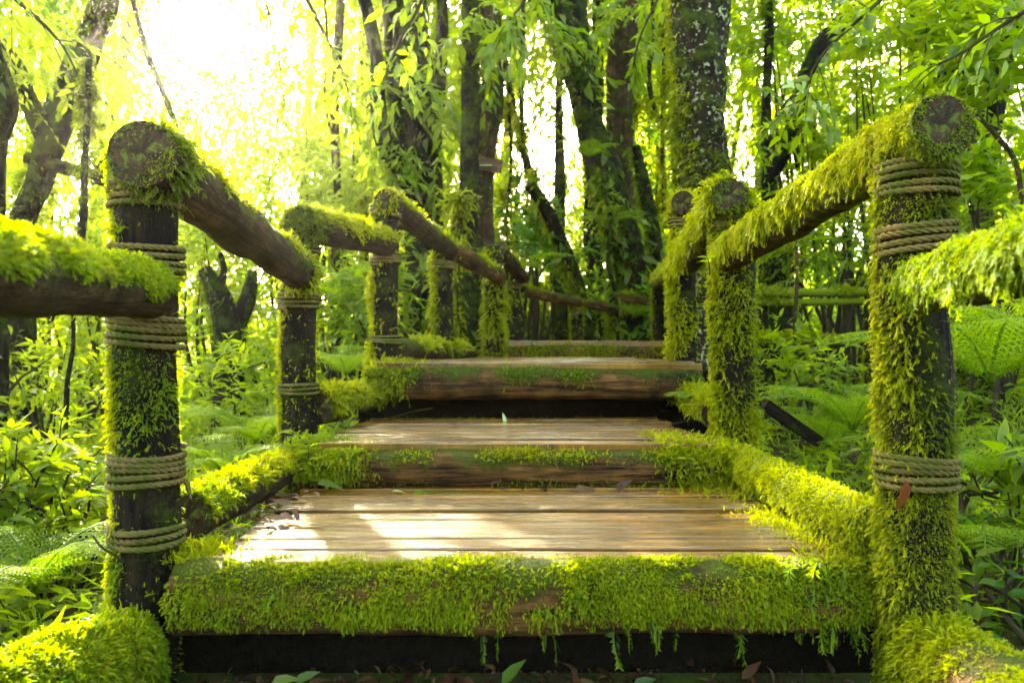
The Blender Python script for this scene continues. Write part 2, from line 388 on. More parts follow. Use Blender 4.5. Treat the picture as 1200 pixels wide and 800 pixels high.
def log(name, label, cat, pts, rad, mat, mosses=(), sides=20, n=30, amp=.09, group=None, ends=(True, False), dome=.05, loc=None, moss_name='moss', endmoss=None):
    """a log: its bark is the thing's own body part, with cut ends and moss as parts"""
    pts = np.asarray(pts, float)
    t = thing(name, label, cat, pts[0] if loc is None else loc, group)
    g = G(); Q, r, T, A, B = tube(g, pts, rad, sides, n, amp, 7., caps=False, seed=float(rng.uniform(0, 9)))
    ring = [g.v[0].reshape(n, sides+1, 3)[0, :-1], g.v[0].reshape(n, sides+1, 3)[-1, :-1]]
    for e in (0, 1):
        if not ends[e]: cap(g, Q[0 if e == 0 else -1], ring[e], T[0 if e == 0 else -1]*(-1 if e == 0 else 1), dome*r[0])
    build('bark', g, mat, t)
    for e in (0, 1):
        if ends[e]:
            gc = G(); cap(gc, Q[0 if e == 0 else -1], ring[e], T[0 if e == 0 else -1]*(-1 if e == 0 else 1), dome*r[0])
            build('cut_end', gc, M['cut'], t)
    if endmoss:
        cnt, L, mm, th = endmoss; a_ = rng.uniform(0, 6.283, cnt); rr_ = r[0]*np.sqrt(rng.random(cnt))*1.0
        P = Q[0]+(A[0]*np.cos(a_)[:, None]+B[0]*np.sin(a_)[:, None])*rr_[:, None]-T[0]*dome*r[0]*(1-(rr_/r[0])**4)[:, None]
        P = P[noise(P, 22.)*.7+(rr_/r[0])**3*.5 > th]; gm = G(); fronds(gm, P, np.tile(-T[0], (len(P), 1)), L*rng.uniform(.5, 1.3, len(P)), .7, 5); build(moss_name, gm, M[mm], t)
    for (cnt, L, droop, K, mk, mm) in mosses:
        P, N = scatter_tube(Q, r, A, B, cnt, mk)
        gm = G(); fronds(gm, P, N, L*rng.uniform(.5, 1.35, len(P)), droop, K); build(moss_name, gm, M[mm], t)
    return t, (Q, r, T, A, B)
def rope_geo(g, c, R, turns, rr, fine=True, tilt=(0, 0), ph=0.):
    n = int((64 if fine else 20)*turns); ph0 = np.linspace(0, 2*np.pi*turns, n)+ph
    if fine: n = int(110*turns); ph0 = np.linspace(0, 2*np.pi*turns, n)+ph
    wob = 1+.02*np.sin(ph0*1.3+ph)+.012*np.sin(ph0*2.9)
    rad = np.stack([np.cos(ph0), np.sin(ph0), 0*ph0], -1)
    path = np.asarray(c)+rad*((R+rr*.8)*wob)[:, None]
    path[:, 2] += -(ph0-ph)/(2*np.pi)*rr*2.05+rr*2.05*turns/2+rad[:, 0]*tilt[0]+rad[:, 1]*tilt[1]+.35*rr*np.sin(ph0*.77+ph*3)+.25*rr*np.sin(ph0*1.9+ph)
    if not fine:
        tube(g, path, rr, 6, caps=True); return
    # the loose end hangs down out of the last turn
    e = path[-1]; q = np.array([e+rad[-1]*rr*.8+np.array([0, 0, -k*.010])+rng.normal(size=3)*.0015 for k in range(5)]); q[:, 0] += np.linspace(0, .012, 5)
    tube(g, q, [rr*.85, rr*.8, rr*.75, rr*.6, rr*.4], 6, 14, .25, 60.)
    T = nrm(np.gradient(path, axis=0)); Bn = nrm(np.cross(T, rad)); pitch = .042
    for s in range(3):
        ps = (ph0-ph)*R/pitch*2*np.pi/1.0+s*2*np.pi/3
        q = path+(rad*np.cos(ps)[:, None]+Bn*np.sin(ps)[:, None])*rr*.5
        tube(g, q, rr*.56, 5, caps=True, seed=s*.3)
def post(label, px, d, ytop, zbot, rad, ropes, mosses, mat='post', fine=True, lean=(0, 0), group='railing posts along the stairway', cutend=False, sides=20, dy=0., extra=None):
    x = (px-600)/F*d; zt = (HY-ytop)/F*d
    t = thing('railing_post', label, 'post', (x, d, zbot), group)
    pts = [(x, d, zbot), (x+lean[0]*.5, d+lean[1]*.5, (zbot+zt)/2), (x+lean[0], d+lean[1], zt)]
    g = G(); Q, r, T, A, B = tube(g, pts, [rad*1.05, rad*.98, rad*1.0], sides, 26, .10, 9., caps=False, seed=float(rng.uniform(0, 9)))
    rv = g.v[0].reshape(26, sides+1, 3)
    cap(g, Q[-1], rv[-1, :-1], T[-1], rad*.35)
    build('shaft', g, M[mat], t)
    for (y, turns, rr, tl) in ropes:
        gr = G(); z = (HY-y)/F*d; u = np.clip((z-zbot)/(zt-zbot), 0, 1)
        rope_geo(gr, (x+lean[0]*u, d+lean[1]*u, z), rad*1.02, turns, rr, fine, tl, float(rng.uniform(0, 6)))
        build('rope_binding', gr, M['rope'], t)
    for (cnt, L, droop, K, mk, mm) in mosses:
        P, N = scatter_tube(Q, r, A, B, cnt, mk)
        # moss grows up to the rope but leaves most of it showing
        for (y, turns, rr, tl) in ropes:
            z = (HY-y)/F*d; k = ~((np.abs(P[:, 2]-z) < rr*turns*1.15) & (rng.random(len(P)) < .5)); P, N = P[k], N[k]
        gm = G(); fronds(gm, P, N, L*rng.uniform(.5, 1.35, len(P)), droop, K); build('moss', gm, M[mm], t)
    return t

# ---- steps
X0, X1 = -.76, .76
def step(label, y0, y1, z, xa, xb, lx0, lx1, lr, ly, matlog, nb, mosses, planks_x=None, riser=True, lz=None, edge_patches=(), rd=.30):
    """a step: boards running across, a log along its front edge, a dark riser under it"""
    t = thing('stair_step', label, 'step', ((xa+xb)/2, y0, z), 'steps of the stairway')
    g = G(); bw = (y1-y0)/nb
    for k in range(nb):
        ya = y0+k*bw+.005+rng.uniform(0, .006); yb = y0+(k+1)*bw-.005-rng.uniform(0, .007)
        n = 40; xs = np.linspace(xa+rng.uniform(-.02, .02), xb+rng.uniform(-.02, .02), n)
        zt = z+rng.uniform(-.002, .002)+.003*noise(np.stack([xs*.8, xs*0+k*3.3, xs*0], -1), 2.)
        tl = rng.uniform(-.003, .003); bev = .003
        prof = [(ya, -.04), (ya, -bev), (ya+bev, 0), ((ya+yb)/2, .0006), (yb-bev, 0), (yb, -bev), (yb, -.04)]
        V = np.array([[(xs[i], py+.0015*noise(np.array([xs[i], py, 0]), 6.), zt[i]+pz+tl*(py-ya)/bw) for py, pz in prof] for i in range(n)])
        m = len(prof); a, b = np.meshgrid(np.arange(n-1), np.arange(m-1), indexing='ij')
        Fq = np.stack([a*m+b, (a+1)*m+b, (a+1)*m+b+1, a*m+b+1], -1).reshape(-1, 4)
        g.add(V, [Fq, np.array([range(m)]), np.array([[(n-1)*m+q for q in range(m)][::-1]])], np.stack([V[..., 0]+k*7.7, V[..., 1]+k*1.3], -1).reshape(-1, 2))
    build('tread_boards', g, M['plank'], t, smooth=False)
    if lz is None: lz = z-lr-.022
    pts = [(lx0, ly, lz), ((lx0+lx1)/2, ly-.008, lz+.004), (lx1, ly+.004, lz)]
    gl = G(); Q, r, T, A, B = tube(gl, pts, [lr*1.02, lr, lr*.97], 24, 60, .07, 6., caps=False, seed=float(rng.uniform(0, 9)))
    rv = gl.v[0].reshape(60, 25, 3)
    for e in (0, -1): cap(gl, Q[e], rv[e, :-1], T[e]*(-1 if e == 0 else 1), .01)
    lo = build('edge_log', gl, M[matlog], t)
    for (cnt, L, droop, K, mk, mm) in mosses:
        P, N = scatter_tube(Q, r, A, B, cnt, mk)
        k = P[:, 2] < z+.001; P, N = P[k], N[k]
        gm = G(); fronds(gm, P, N, L*rng.uniform(.5, 1.35, len(P)), droop, K); build('moss', gm, M[mm], lo)
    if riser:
        gr = G(); box(gr, (min(lx0, xa)-.10, ly+rd, z-.34), (max(lx1, xb)+.14, ly+rd+.03, z-.045)); build('riser', gr, M['recess_shade'], t, smooth=False)  # riser carries the shade under the boards in its near-black colour
    for (cx, cy, rx, ry, cnt, L, mm) in edge_patches:
        P = np.stack([rng.normal(cx, rx, cnt), rng.normal(cy, ry, cnt), np.full(cnt, z)], -1)
        P = P[(P[:, 1] > y0-.01) & (P[:, 1] < y1)]
        gm = G(); fronds(gm, P, np.tile(UP, (len(P), 1)), L*rng.uniform(.5, 1.3, len(P)), .25, 4); build('moss', gm, M[mm], t)
    return t
def m_log1(P, N):   # thick at both ends, thinner towards the middle right, hanging over the front
    x = P[:, 0]; c = .84-.60*np.exp(-((x-.04)/.11)**2)*np.clip(.6+N[:, 2], .25, 1.2)-.40*np.exp(-((x-.42)/.06)**2)*np.clip(.5+N[:, 2], 0, 1.2)-.22*np.clip(-N[:, 2]-.1, 0, 1)
    front = np.clip(-N[:, 1]*.9+N[:, 2]*.55+.35, 0, 1)
    low = np.clip((N[:, 2]+.66)*2.5, .0, 1)
    return np.clip((noise(P, 11.)*.9+noise(P, 40.)*.4+c*1.5-.05), 0, 1)*front*low
step('lowest wet boarded step with thick green moss over its front log', 1.53, 2.42, -.423, -.63, .69, -.665, .705, .068, 1.545, 'logface', 9,
     [(26000, .0145, .45, 7, m_log1, 'moss'), (8500, .015, .6, 7, m_log1, 'moss_green'),
      (150, .055, 1.5, 9, lambda P, N: np.clip(-N[:, 1], 0, 1)*np.clip(noise(P, 8.)+.1, 0, 1)*(.04+np.clip(P[:, 0]-.40, 0, 1)*3), 'moss_green')],
     lz=-.496, rd=.09, edge_patches=[(.68, 1.85, .05, .25, 2000, .014, 'moss'), (-.66, 1.6, .05, .05, 500, .022, 'moss'), (.62, 2.35, .1, .06, 500, .02, 'moss')])
step('second step with bare brown log front and moss at both ends', 2.38, 3.26, -.288, -.60, .62, -.66, .68, .062, 2.40, 'logface', 9,
     [(2600, .026, .8, 5, lambda P, N: np.clip((np.abs(P[:, 0]+.0)-.30)*4+noise(P, 7.)*.6-.1, 0, 1)*np.clip(-N[:, 1]+N[:, 2]+.3, 0, 1), 'moss'),
      (1300, .024, .8, 5, lambda P, N: np.clip((-P[:, 0]-.38)*6, 0, 1)*np.clip(-N[:, 1]+N[:, 2]+.2, 0, 1), 'moss_green'),
      (2600, .014, .5, 4, lambda P, N: np.clip(N[:, 2]-.35, 0, 1)*np.clip(noise(P, 9.)+.5, 0, 1), 'moss'), (900, .014, .5, 4, lambda P, N: np.clip(-N[:, 2]-.3, 0, 1)*np.clip(noise(P, 9.)+.2, 0, 1), 'moss_green')],
     edge_patches=[(.56, 2.5, .06, .09, 700, .018, 'moss'), (-.62, 2.45, .05, .04, 350, .022, 'moss_green'), (0, 3.2, .4, .03, 350, .012, 'moss_dark')])
step('third step, a round pale log edge over a black hollow', 3.21, 5.62, -.052, -.55, .80, -.61, .79, .070, 3.25, 'logface', 20,
     [(1100, .026, .8, 4, lambda P, N: np.clip((-P[:, 0]-.40)*7+noise(P, 7.)*.3, 0, 1)*np.clip(-N[:, 1]+N[:, 2]+.4, 0, 1), 'moss'),
      (1000, .024, .9, 4, lambda P, N: np.clip((P[:, 0]-.35)*3+noise(P, 8.)*.9-.2, 0, 1)*np.clip(-N[:, 1]+N[:, 2]+.2, 0, 1), 'moss_green'),
      (3200, .016, .6, 5, lambda P, N: np.clip(noise(P, 9.)+.35, 0, 1)*np.clip(N[:, 2]+.35, 0, 1)*np.clip(-N[:, 1]+N[:, 2], 0, 1), 'moss_green')],
     edge_patches=[(-.5, 3.4, .06, .15, 500, .02, 'moss')])
step('far top step with sunlit pale log edge patched with moss', 5.60, 7.1, .068, -.05, 1.40, -.06, 1.36, .062, 5.66, 'logface', 13,
     [(4200, .024, .7, 4, lambda P, N: np.clip(noise(P, 6.)+.5, 0, 1)*np.clip(-N[:, 1]+N[:, 2]+.2, 0, 1), 'moss')])

# ---- posts
front = (0, -1, 0)
def mp(cov, left=.5, freq=7., lo=None):
    def f(P, N):
        v = noise(P, freq)*.8+cov*2-1+left*(-N[:, 0])+.25*N[:, 1]
        if lo: v = v+np.clip((lo-P[:, 2])*3., 0, 1.0)
        return np.clip(v*2.2, .045, 1)
    return f
post('tall dark front post bound with four bands of tan rope, left of lowest step', 172, 1.57, 178, -.74, .063,
     [(232, 4, .0064, (.004, .0)), (305, 4.5, .0064, (0, .003)), (388, 5, .0064, (-.003, 0)), (546, 5, .0064, (.003, 0)), (626, 3, .0064, (0, 0))],
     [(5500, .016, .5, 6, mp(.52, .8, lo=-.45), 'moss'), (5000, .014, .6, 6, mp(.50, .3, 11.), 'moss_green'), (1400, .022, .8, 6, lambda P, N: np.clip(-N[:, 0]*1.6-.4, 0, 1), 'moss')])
post('thickest shaggy front post under the big cut log end, right of lowest step', 1073, 1.47, 160, -.76, .063,
     [(211, 5, .0064, (0, 0)), (281, 4, .0066, (.01, 0)), (548, 5, .0064, (.0, 0))],
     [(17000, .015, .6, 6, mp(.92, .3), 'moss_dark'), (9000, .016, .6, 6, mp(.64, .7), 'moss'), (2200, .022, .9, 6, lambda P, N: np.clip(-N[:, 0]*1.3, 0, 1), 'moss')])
post('second left post, mossy with rope bands, beside the fern bank', 350, 2.75, 258, -.50, .062,
     [(290, 5, .0064, (0, 0)), (352, 5, .0064, (0, 0)), (456, 3, .0064, (0, 0))],
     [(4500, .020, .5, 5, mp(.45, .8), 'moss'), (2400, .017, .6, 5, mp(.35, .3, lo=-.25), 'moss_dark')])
post('second right post wrapped in shaggy moss, widening to its foot', 860, 2.64, 240, -.47, .068,
     [(258, 4, .0064, (0, 0))],
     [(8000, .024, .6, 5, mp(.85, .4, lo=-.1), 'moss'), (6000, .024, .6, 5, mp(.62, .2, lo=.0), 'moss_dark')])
post('third left post, slim and rope bound, behind the black hollow', 452, 3.46, 240, -.20, .060,
     [(248, 4, .0064, (0, 0)), (304, 4, .0064, (0, 0)), (398, 3, .0064, (0, 0))],
     [(2800, .030, .5, 4, mp(.55, .8), 'moss')], fine=False)
post('yellow-green post under the rail joint at the start of the landing', 520, 4.7, 296, -.25, .062,
     [(310, 3, .009, (0, 0))], [(2200, .036, .6, 4, mp(.7, .6), 'moss')], fine=False)
post('short bushy-topped post at the left end of the far step', 579, 5.5, 290, -.15, .066,
     [(330, 3, .009, (0, 0))], [(2300, .045, .6, 4, mp(.8, .5), 'moss')], fine=False)
post('grey-green post leaning right behind the bushy-topped post', 607, 6.2, 318, -.1, .068,
     [(334, 3, .009, (0, 0))], [(1300, .036, .6, 4, mp(.5, .5), 'moss')], fine=False, lean=(-.06, 0))
post('far thin fence post nearest the middle of the cross rail', 676, 6.65, 356, .02, .046,
     [(366, 3, .009, (0, 0))], [(500, .036, .6, 3, mp(.5, .5), 'moss')], fine=False)
post('far fence post where two thin rails meet', 719, 6.95, 346, .02, .050,
     [], [(700, .036, .6, 3, mp(.6, .6), 'moss')], fine=False)
post('dark square-shouldered far post at the right end of the top step', 771, 6.3, 338, .0, .050,
     [], [(700, .026, .6, 3, mp(.35, .8), 'moss')], fine=False)
post('slim mossy post with a sawn top behind the second right post', 801, 3.55, 240, -.25, .060,
     [(262, 3, .0064, (0, 0))], [(3600, .032, .6, 4, mp(.75, .6), 'moss')], fine=False)

# ---- handrails
GR = 'handrail logs of the stairway'
def rail(label, a, b, rad, mat, mosses, mid=None, **kw):
    pts = [W(*a)]+([W(*mid)] if mid else [])+[W(*b)]
    return log('handrail', label, 'handrail', pts, rad, M[mat], mosses, group=GR, **kw)
rail('dark bare handrail running back from the top of the left front post', (167, 180, 1.46), (354, 322, 2.66), [.066, .060], 'wood',
     [(1800, .022, .4, 5, mask_top(.25, freq=5., side=-.2), 'moss'), (500, .03, .7, 5, lambda P, N: np.clip((1.62-P[:, 1])*8, 0, 1), 'moss_dark'),
      (350, .03, .5, 5, lambda P, N: np.clip((P[:, 1]-2.55)*12, 0, 1), 'moss')], endmoss=(1000, .010, 'moss', .18))
rail('handrail with furry green top and red-brown flank entering at left edge', (-520, 255, .42), (176, 343, 1.475), [.048, .052], 'wood',
     [(12000, .013, .45, 5, lambda P, N: np.clip((N[:, 2]+.05)*2.2+noise(P, 9.)*.5, 0, 1)*(P[:, 1] > .75), 'moss_green'),
      (5000, .014, .5, 5, lambda P, N: np.clip((N[:, 2]-.1)*2.2+noise(P, 9.)*.4, 0, 1)*(P[:, 1] > .75), 'moss')], ends=(False, False), dome=.6)
rail('thick handrail draped in yellow moss, from the big sawn end down to second right post', (1106, 146, 1.37), (852, 300, 2.56), [.059, .058], 'wood_moss',
     [(16000, .019, .8, 7, lambda P, N: np.clip((N[:, 2]+.55)*1.5+noise(P, 6.)*.4, 0, 1)*np.clip((P[:, 1]-1.378)*40, 0, 1), 'moss'),
      (3000, .028, 1.2, 8, lambda P, N: np.clip((N[:, 2]+.8)*1.2, 0, 1)*np.clip(-N[:, 0]+.5, 0, 1)*np.clip((P[:, 1]-1.385)*40, 0, 1), 'moss'),
      (1100, .016, .3, 5, lambda P, N: np.clip((1.40-P[:, 1])*20, 0, 1)*.3, 'moss_dark')], sides=28, endmoss=(1100, .009, 'moss_green', .22))
rail('shaggy moss handrail entering at right edge against the front post', (1620, 195, .55), (1085, 335, 1.37), [.044, .048], 'wood_moss',
     [(17000, .012, .7, 6, lambda P, N: np.clip((N[:, 2]+.4)*1.6, 0, 1)*(P[:, 1] > .75), 'moss'),
      (2200, .026, 1.3, 8, lambda P, N: np.clip((N[:, 2]+.8)*1.2, 0, 1)*np.clip(-N[:, 0]+.3, 0, 1)*(P[:, 1] > .8), 'moss_green')], ends=(False, False), dome=.6)
rail('short mossy handrail between the second and third left posts', (350, 262, 2.66), (452, 285, 3.36), [.060, .056], 'wood',
     [(2600, .026, .5, 4, lambda P, N: np.clip((N[:, 2]+.1)*2+noise(P, 6.)*.5, 0, 1), 'moss'), (800, .03, .6, 4, lambda P, N: np.clip((2.80-P[:, 1])*6, 0, 1), 'moss_dark')], endmoss=(700, .022, 'moss_dark', -.5))
rail('handrail from the third left post top, dark underneath with green back', (453, 236, 3.38), (526, 292, 4.62), [.056, .056], 'wood',
     [(1500, .024, .4, 4, mask_top(.35, freq=5., side=-.15), 'moss')], endmoss=(260, .02, 'moss', .15))
rail('sunlit tan handrail bridging the landing post and the bushy-topped post', (524, 290, 4.62), (585, 324, 5.42), [.055, .055], 'logface',
     [(900, .026, .4, 3, mask_top(.35, side=-.1), 'moss')])
rail('short steep handrail from the bushy-topped post to the leaning post', (584, 292, 5.44), (612, 325, 6.1), [.055, .055], 'wood',
     [(600, .026, .4, 3, mask_top(.4, side=-.1), 'moss')])
rail('thin bare far handrail sloping right across the end of the path', (614, 342, 6.2), (722, 362, 6.9), [.046, .044], 'logface',
     [(300, .03, .4, 3, mask_top(.2, side=-.2), 'moss')])
rail('far handrail running from the fence post behind the dark far post', (719, 346, 6.9), (800, 360, 6.6), [.044, .044], 'logface',
     [(300, .03, .4, 3, mask_top(.2, side=-.2), 'moss')])
rail('bushy moss handrail with round sawn end on second right post', (855, 229, 2.53), (806, 310, 3.46), [.058, .052], 'wood_moss',
     [(4200, .040, .8, 5, lambda P, N: np.clip((N[:, 2]+.75)*1.4, 0, 1), 'moss'), (260, .016, .3, 4, lambda P, N: np.clip((2.56-P[:, 1])*14, 0, 1)*.3, 'moss_green')], endmoss=(500, .015, 'moss_green', .1))
rail('pale mossy handrail elbow reaching the dark far post', (797, 312, 3.6), (769, 332, 6.25), [.052, .055], 'wood_moss',
     [(1100, .03, .6, 3, mask_top(.6, side=.2), 'moss')])
rail('sawn log lying across the top of the slim right post', (800, 238, 3.44), (806, 246, 3.85), [.056, .056], 'wood_moss',
     [(700, .028, .6, 4, lambda P, N: np.clip((N[:, 2]+.3)*1.6, 0, 1)*(P[:, 1] > 3.48), 'moss')])
for lab, a, b, rr in (('upper mossy rail of the distant fence behind the right posts', (880, 344, 4.5), (1040, 342, 4.7), .024),
                      ('second mossy rail just under the top one of the distant fence', (880, 355, 4.5), (1040, 353, 4.7), .021),
                      ('lowest mossy rail of the distant fence above dark hollow', (880, 398, 4.5), (1050, 398, 4.7), .030)):
    rail(lab, a, b, [rr, rr], 'wood_moss', [(800, .03, .6, 3, mask_top(.6, side=.1), 'moss')])
for lab, px in (('left upright of the distant mossy fence', 893), ('right upright of the distant mossy fence', 1020)):
    post(lab, px, 4.66, 336, -.5, .034, [], [(500, .03, .6, 3, mp(.6), 'moss')], fine=False, group='posts of the distant fence')

# ---- kerb logs lying along the steps
GK = 'logs lying along the edges of the steps'
def kerb(label, a, b, rad, mat, mosses, **kw):
    return log('kerb_log', label, 'log', [a, b], rad, M[mat], mosses, group=GK, **kw)
kerb('mossy kerb log with bare brown flank on the left of the lowest step', (-.72, 1.70, -.372), (-.715, 2.56, -.372), [.052, .052], 'wood',
     [(3800, .020, .4, 5, lambda P, N: np.clip((N[:, 2]-.1)*2.4+noise(P, 6.)*.7-.1, 0, 1), 'moss'), (900, .022, .5, 5, lambda P, N: np.clip((1.95-P[:, 1])*4, 0, 1)*np.clip(N[:, 2]+.3, 0, 1), 'moss_green')])
kerb('thick yellow moss kerb log on the right of the lowest step', (.745, 1.57, -.375), (.715, 2.58, -.36), [.056, .056], 'wood_moss',
     [(11000, .0145, .45, 6, lambda P, N: np.clip((N[:, 2]+.75)*1.8, 0, 1), 'moss')], ends=(False, False), dome=.3, endmoss=(2400, .016, 'moss', -2.))
kerb('short green kerb log beside the second left post', (-.70, 2.78, -.21), (-.57, 3.30, -.19), [.058, .056], 'wood_moss',
     [(2600, .034, .6, 5, lambda P, N: np.clip((N[:, 2]+.4)*1.8, 0, 1), 'moss')])
kerb('mossy kerb log hidden beside the second right post', (.74, 2.75, -.23), (.76, 3.35, -.20), [.062, .058], 'wood_moss',
     [(1800, .032, .6, 5, lambda P, N: np.clip((N[:, 2]+.4)*1.8, 0, 1), 'moss')])
kerb('sloping kerb log left of the landing, behind the third left post', (-.56, 3.55, -.0), (-.30, 5.3, -.02), [.058, .055], 'wood',
     [(2000, .034, .4, 4, mask_top(.5, side=.1), 'moss')])
kerb('wide moss-topped log stub in the bottom left corner', (-.735, 1.47, -.585), (-1.02, .55, -.56), [.080, .082], 'wood_moss',
     [(11000, .022, .45, 6, lambda P, N: np.clip((N[:, 2]+.35)*2, 0, 1)*(P[:, 1] > .9), 'moss_green'), (6000, .022, .45, 6, lambda P, N: np.clip((N[:, 2]-.1)*2, 0, 1)*(P[:, 1] > .9), 'moss')], ends=(True, False), amp=.05, dome=.3, endmoss=(6000, .022, 'moss_green', -2.))
kerb('moss-crowned log stub with bare pale flank in the bottom right corner', (.775, 1.415, -.565), (.80, .6, -.575), [.074, .078], 'logface',
     [(8000, .020, .6, 6, lambda P, N: np.clip((N[:, 2]+.1)*2+noise(P, 8.)*.8+np.clip((P[:, 1]-1.27)*8, 0, 1.2), 0, 1)*(P[:, 1] > 1.0), 'moss')], ends=(True, False), amp=.1, dome=.2, endmoss=(1500, .016, 'moss', .0))
# slanting dark timber right of the second right post
t = thing('timber_brace', 'dark slanting timber leaning against the right post foot', 'timber', W(932, 495, 2.9))
g = G(); a, b = W(898, 474, 2.85), W(962, 518, 2.95); T_ = nrm(b-a); s_ = nrm(np.cross(T_, [0, 1, 0]))*.021; y_ = np.array([0, .05, 0])
V = [a-s_, a+s_, b+s_, b-s_]; V = V+[v+y_ for v in V]
g.add(V, np.array([(0,1,2,3),(7,6,5,4),(0,4,5,1),(1,5,6,2),(2,6,7,3),(3,7,4,0)]), np.array([(0,0),(.04,0),(.04,.25),(0,.25)]*2))
build('beam', g, M['post'], t, smooth=False)
EXPO = 4.1

# ------------------------------------------------------------------ trees
def ext(pts, n=1):
    pts = [np.asarray(p, float) for p in pts]; return pts
def tree(label, pts, mat, moss=(), epi=0, epiL=.12, epim='green', crown=(), name='forest_tree', cat='tree', up=2.4, base=True, sides=16, amp=.16, group=None, limbs=(), topcrown=0, topmat='lime'):
    """pts: (px, py, d, width px) from the foot upwards"""
    Q = [W(a, b, d) for a, b, d, w in pts]; R = [w*.82/F*d/2 for a, b, d, w in pts]
    if base:
        f = Q[0].copy(); f[2] = min(gz(f[0], f[1])-.15, f[2]-.3); f[0] -= (Q[1]-Q[0])[0]*.15; Q = [f]+Q; R = [R[0]*1.35]+R
    if up:
        dv = nrm(Q[-1]-Q[-2]); dv[2] = max(dv[2], .5); e = Q[-1]+nrm(dv)*up; Q = Q+[e]; R = R+[R[-1]*.8]
    t = thing(name, label, cat, Q[0], group)
    g = G(); n = 14*len(Q); q, r, T, A, B = tube(g, Q, R, sides, n, amp, 3.2, True, float(rng.uniform(0, 9)))
    tr = build('trunk', g, M[mat], t)
    for lp in limbs:
        gl = G(); lq = [W(a, b, d) for a, b, d, w in lp]; tube(gl, lq, [w/F*d/2 for a, b, d, w in lp], 10, 9*len(lp), .18, 5., True, float(rng.uniform(0, 9)))
        build('limb', gl, M[mat], t)
    for cnt, L, droop, K, mk, mm in moss:
        P, N = scatter_tube(q, r*1.02, A, B, cnt, mk); gm = G(); fronds(gm, P, N, L*rng.uniform(.5, 1.4, len(P)), droop, K); build('moss', gm, M[mm], t)
    if epi:
        P, N = scatter_tube(q, r*1.02, A, B, epi, lambda P, N: np.clip(noise(P, 1.8)*1.5+.2, 0, 1)*np.clip(-N[:, 1]+.5, 0, 1))
        ge = G(); D = nrm(N*.6+rng.normal(size=N.shape)*.5-UP*.45); leaves(ge, P, D, nrm(N+UP*.4+rng.normal(size=N.shape)*.4), epiL*rng.uniform(.4, 1.3, len(P)), .38, True)
        build('climbing_leaves', ge, M[epim], t)
    gc = {}
    for (px, py, d, rx, ry, rz, ns, L, mm) in crown:
        c = W(px, py, d); P = inball(ns, c, (rx/F*d, rz, ry/F*d), -.25, 2.2)
        D = rng.normal(size=P.shape)*np.array([1, 1, .4])-UP*.35
        sprays(gc.setdefault(mm, G()), P, D, rng.uniform(.25, .5, ns)*(L/.1)**.5, 12, L, .36, .7)
    if topcrown:
        c = Q[-1]; P = inball(topcrown, c+UP*1.7, (1.5, 1.3, .8), -.2, 1.5); D = (P-c)+rng.normal(size=P.shape)*.5
        sprays(gc.setdefault(topmat, G()), P, D, rng.uniform(.35, .6, topcrown), 12, .13, .36, .7)
    for mm, gg in gc.items(): build('crown', gg, M[mm], t)
    return t
ms = lambda c, b=.4: mp(c, b, 3.5)
tree('leaning mossy tree in the upper left, its dark trunk curving up to the right', [(20, 300, 5.2, 44), (48, 210, 5.2, 40), (72, 130, 5.2, 42), (100, 60, 5.2, 40), (122, 0, 5.2, 36), (130, -70, 5.2, 32)], 'bark_moss',
     [(2600, .055, .7, 4, ms(.55), 'moss_green')], 60, .10, 'lime', [(60, 60, 5.6, 90, 60, .8, 60, .09, 'lime'), (150, 95, 5.8, 60, 40, .6, 24, .08, 'lime')], limbs=[[(58, 175, 5.2, 26), (30, 110, 5.15, 20), (6, 60, 5.1, 20), (-40, 0, 5.1, 16)], [(30, 185, 5.15, 16), (80, 198, 5.2, 15), (130, 214, 5.3, 14)]], topcrown=60)
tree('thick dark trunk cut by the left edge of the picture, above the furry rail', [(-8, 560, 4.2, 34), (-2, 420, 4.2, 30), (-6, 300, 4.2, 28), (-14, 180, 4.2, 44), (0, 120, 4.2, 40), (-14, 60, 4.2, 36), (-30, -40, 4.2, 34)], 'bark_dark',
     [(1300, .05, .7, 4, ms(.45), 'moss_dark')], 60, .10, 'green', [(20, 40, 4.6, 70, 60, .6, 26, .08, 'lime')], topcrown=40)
tree('gnarled dark forked stump tree behind the left handrail', [(268, 440, 5.0, 34), (268, 390, 5.0, 38), (258, 350, 5.0, 30), (240, 315, 5.0, 20)], 'bark_dark',
     [(900, .05, .7, 4, ms(.3), 'moss_dark')], 30, .09, 'green', limbs=[[(272, 392, 5.0, 24), (290, 350, 5.05, 18), (296, 318, 5.1, 10)], [(255, 345, 5., 14), (262, 318, 4.95, 10), (258, 296, 4.95, 7)]], up=0, name='stump_tree')
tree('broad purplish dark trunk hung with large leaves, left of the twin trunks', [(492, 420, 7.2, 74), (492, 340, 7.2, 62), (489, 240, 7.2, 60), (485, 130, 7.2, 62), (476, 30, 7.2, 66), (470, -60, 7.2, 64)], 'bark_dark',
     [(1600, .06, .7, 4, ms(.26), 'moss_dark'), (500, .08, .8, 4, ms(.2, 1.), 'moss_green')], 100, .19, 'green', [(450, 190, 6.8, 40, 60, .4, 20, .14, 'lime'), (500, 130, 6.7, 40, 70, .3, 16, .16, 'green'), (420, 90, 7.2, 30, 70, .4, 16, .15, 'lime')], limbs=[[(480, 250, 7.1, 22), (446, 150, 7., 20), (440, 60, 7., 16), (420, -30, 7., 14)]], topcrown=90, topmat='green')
tree('straight grey-green trunk of the twin pair, with the small board beside it', [(547, 420, 6.3, 40), (547, 330, 6.3, 32), (549, 230, 6.3, 26), (552, 120, 6.3, 25), (551, 20, 6.3, 24), (550, -70, 6.3, 22)], 'bark_moss',
     [(2200, .045, .6, 4, ms(.35), 'moss_dark')], 90, .10, 'green', [(560, 35, 6.1, 40, 30, .3, 16, .14, 'green')], topcrown=60)
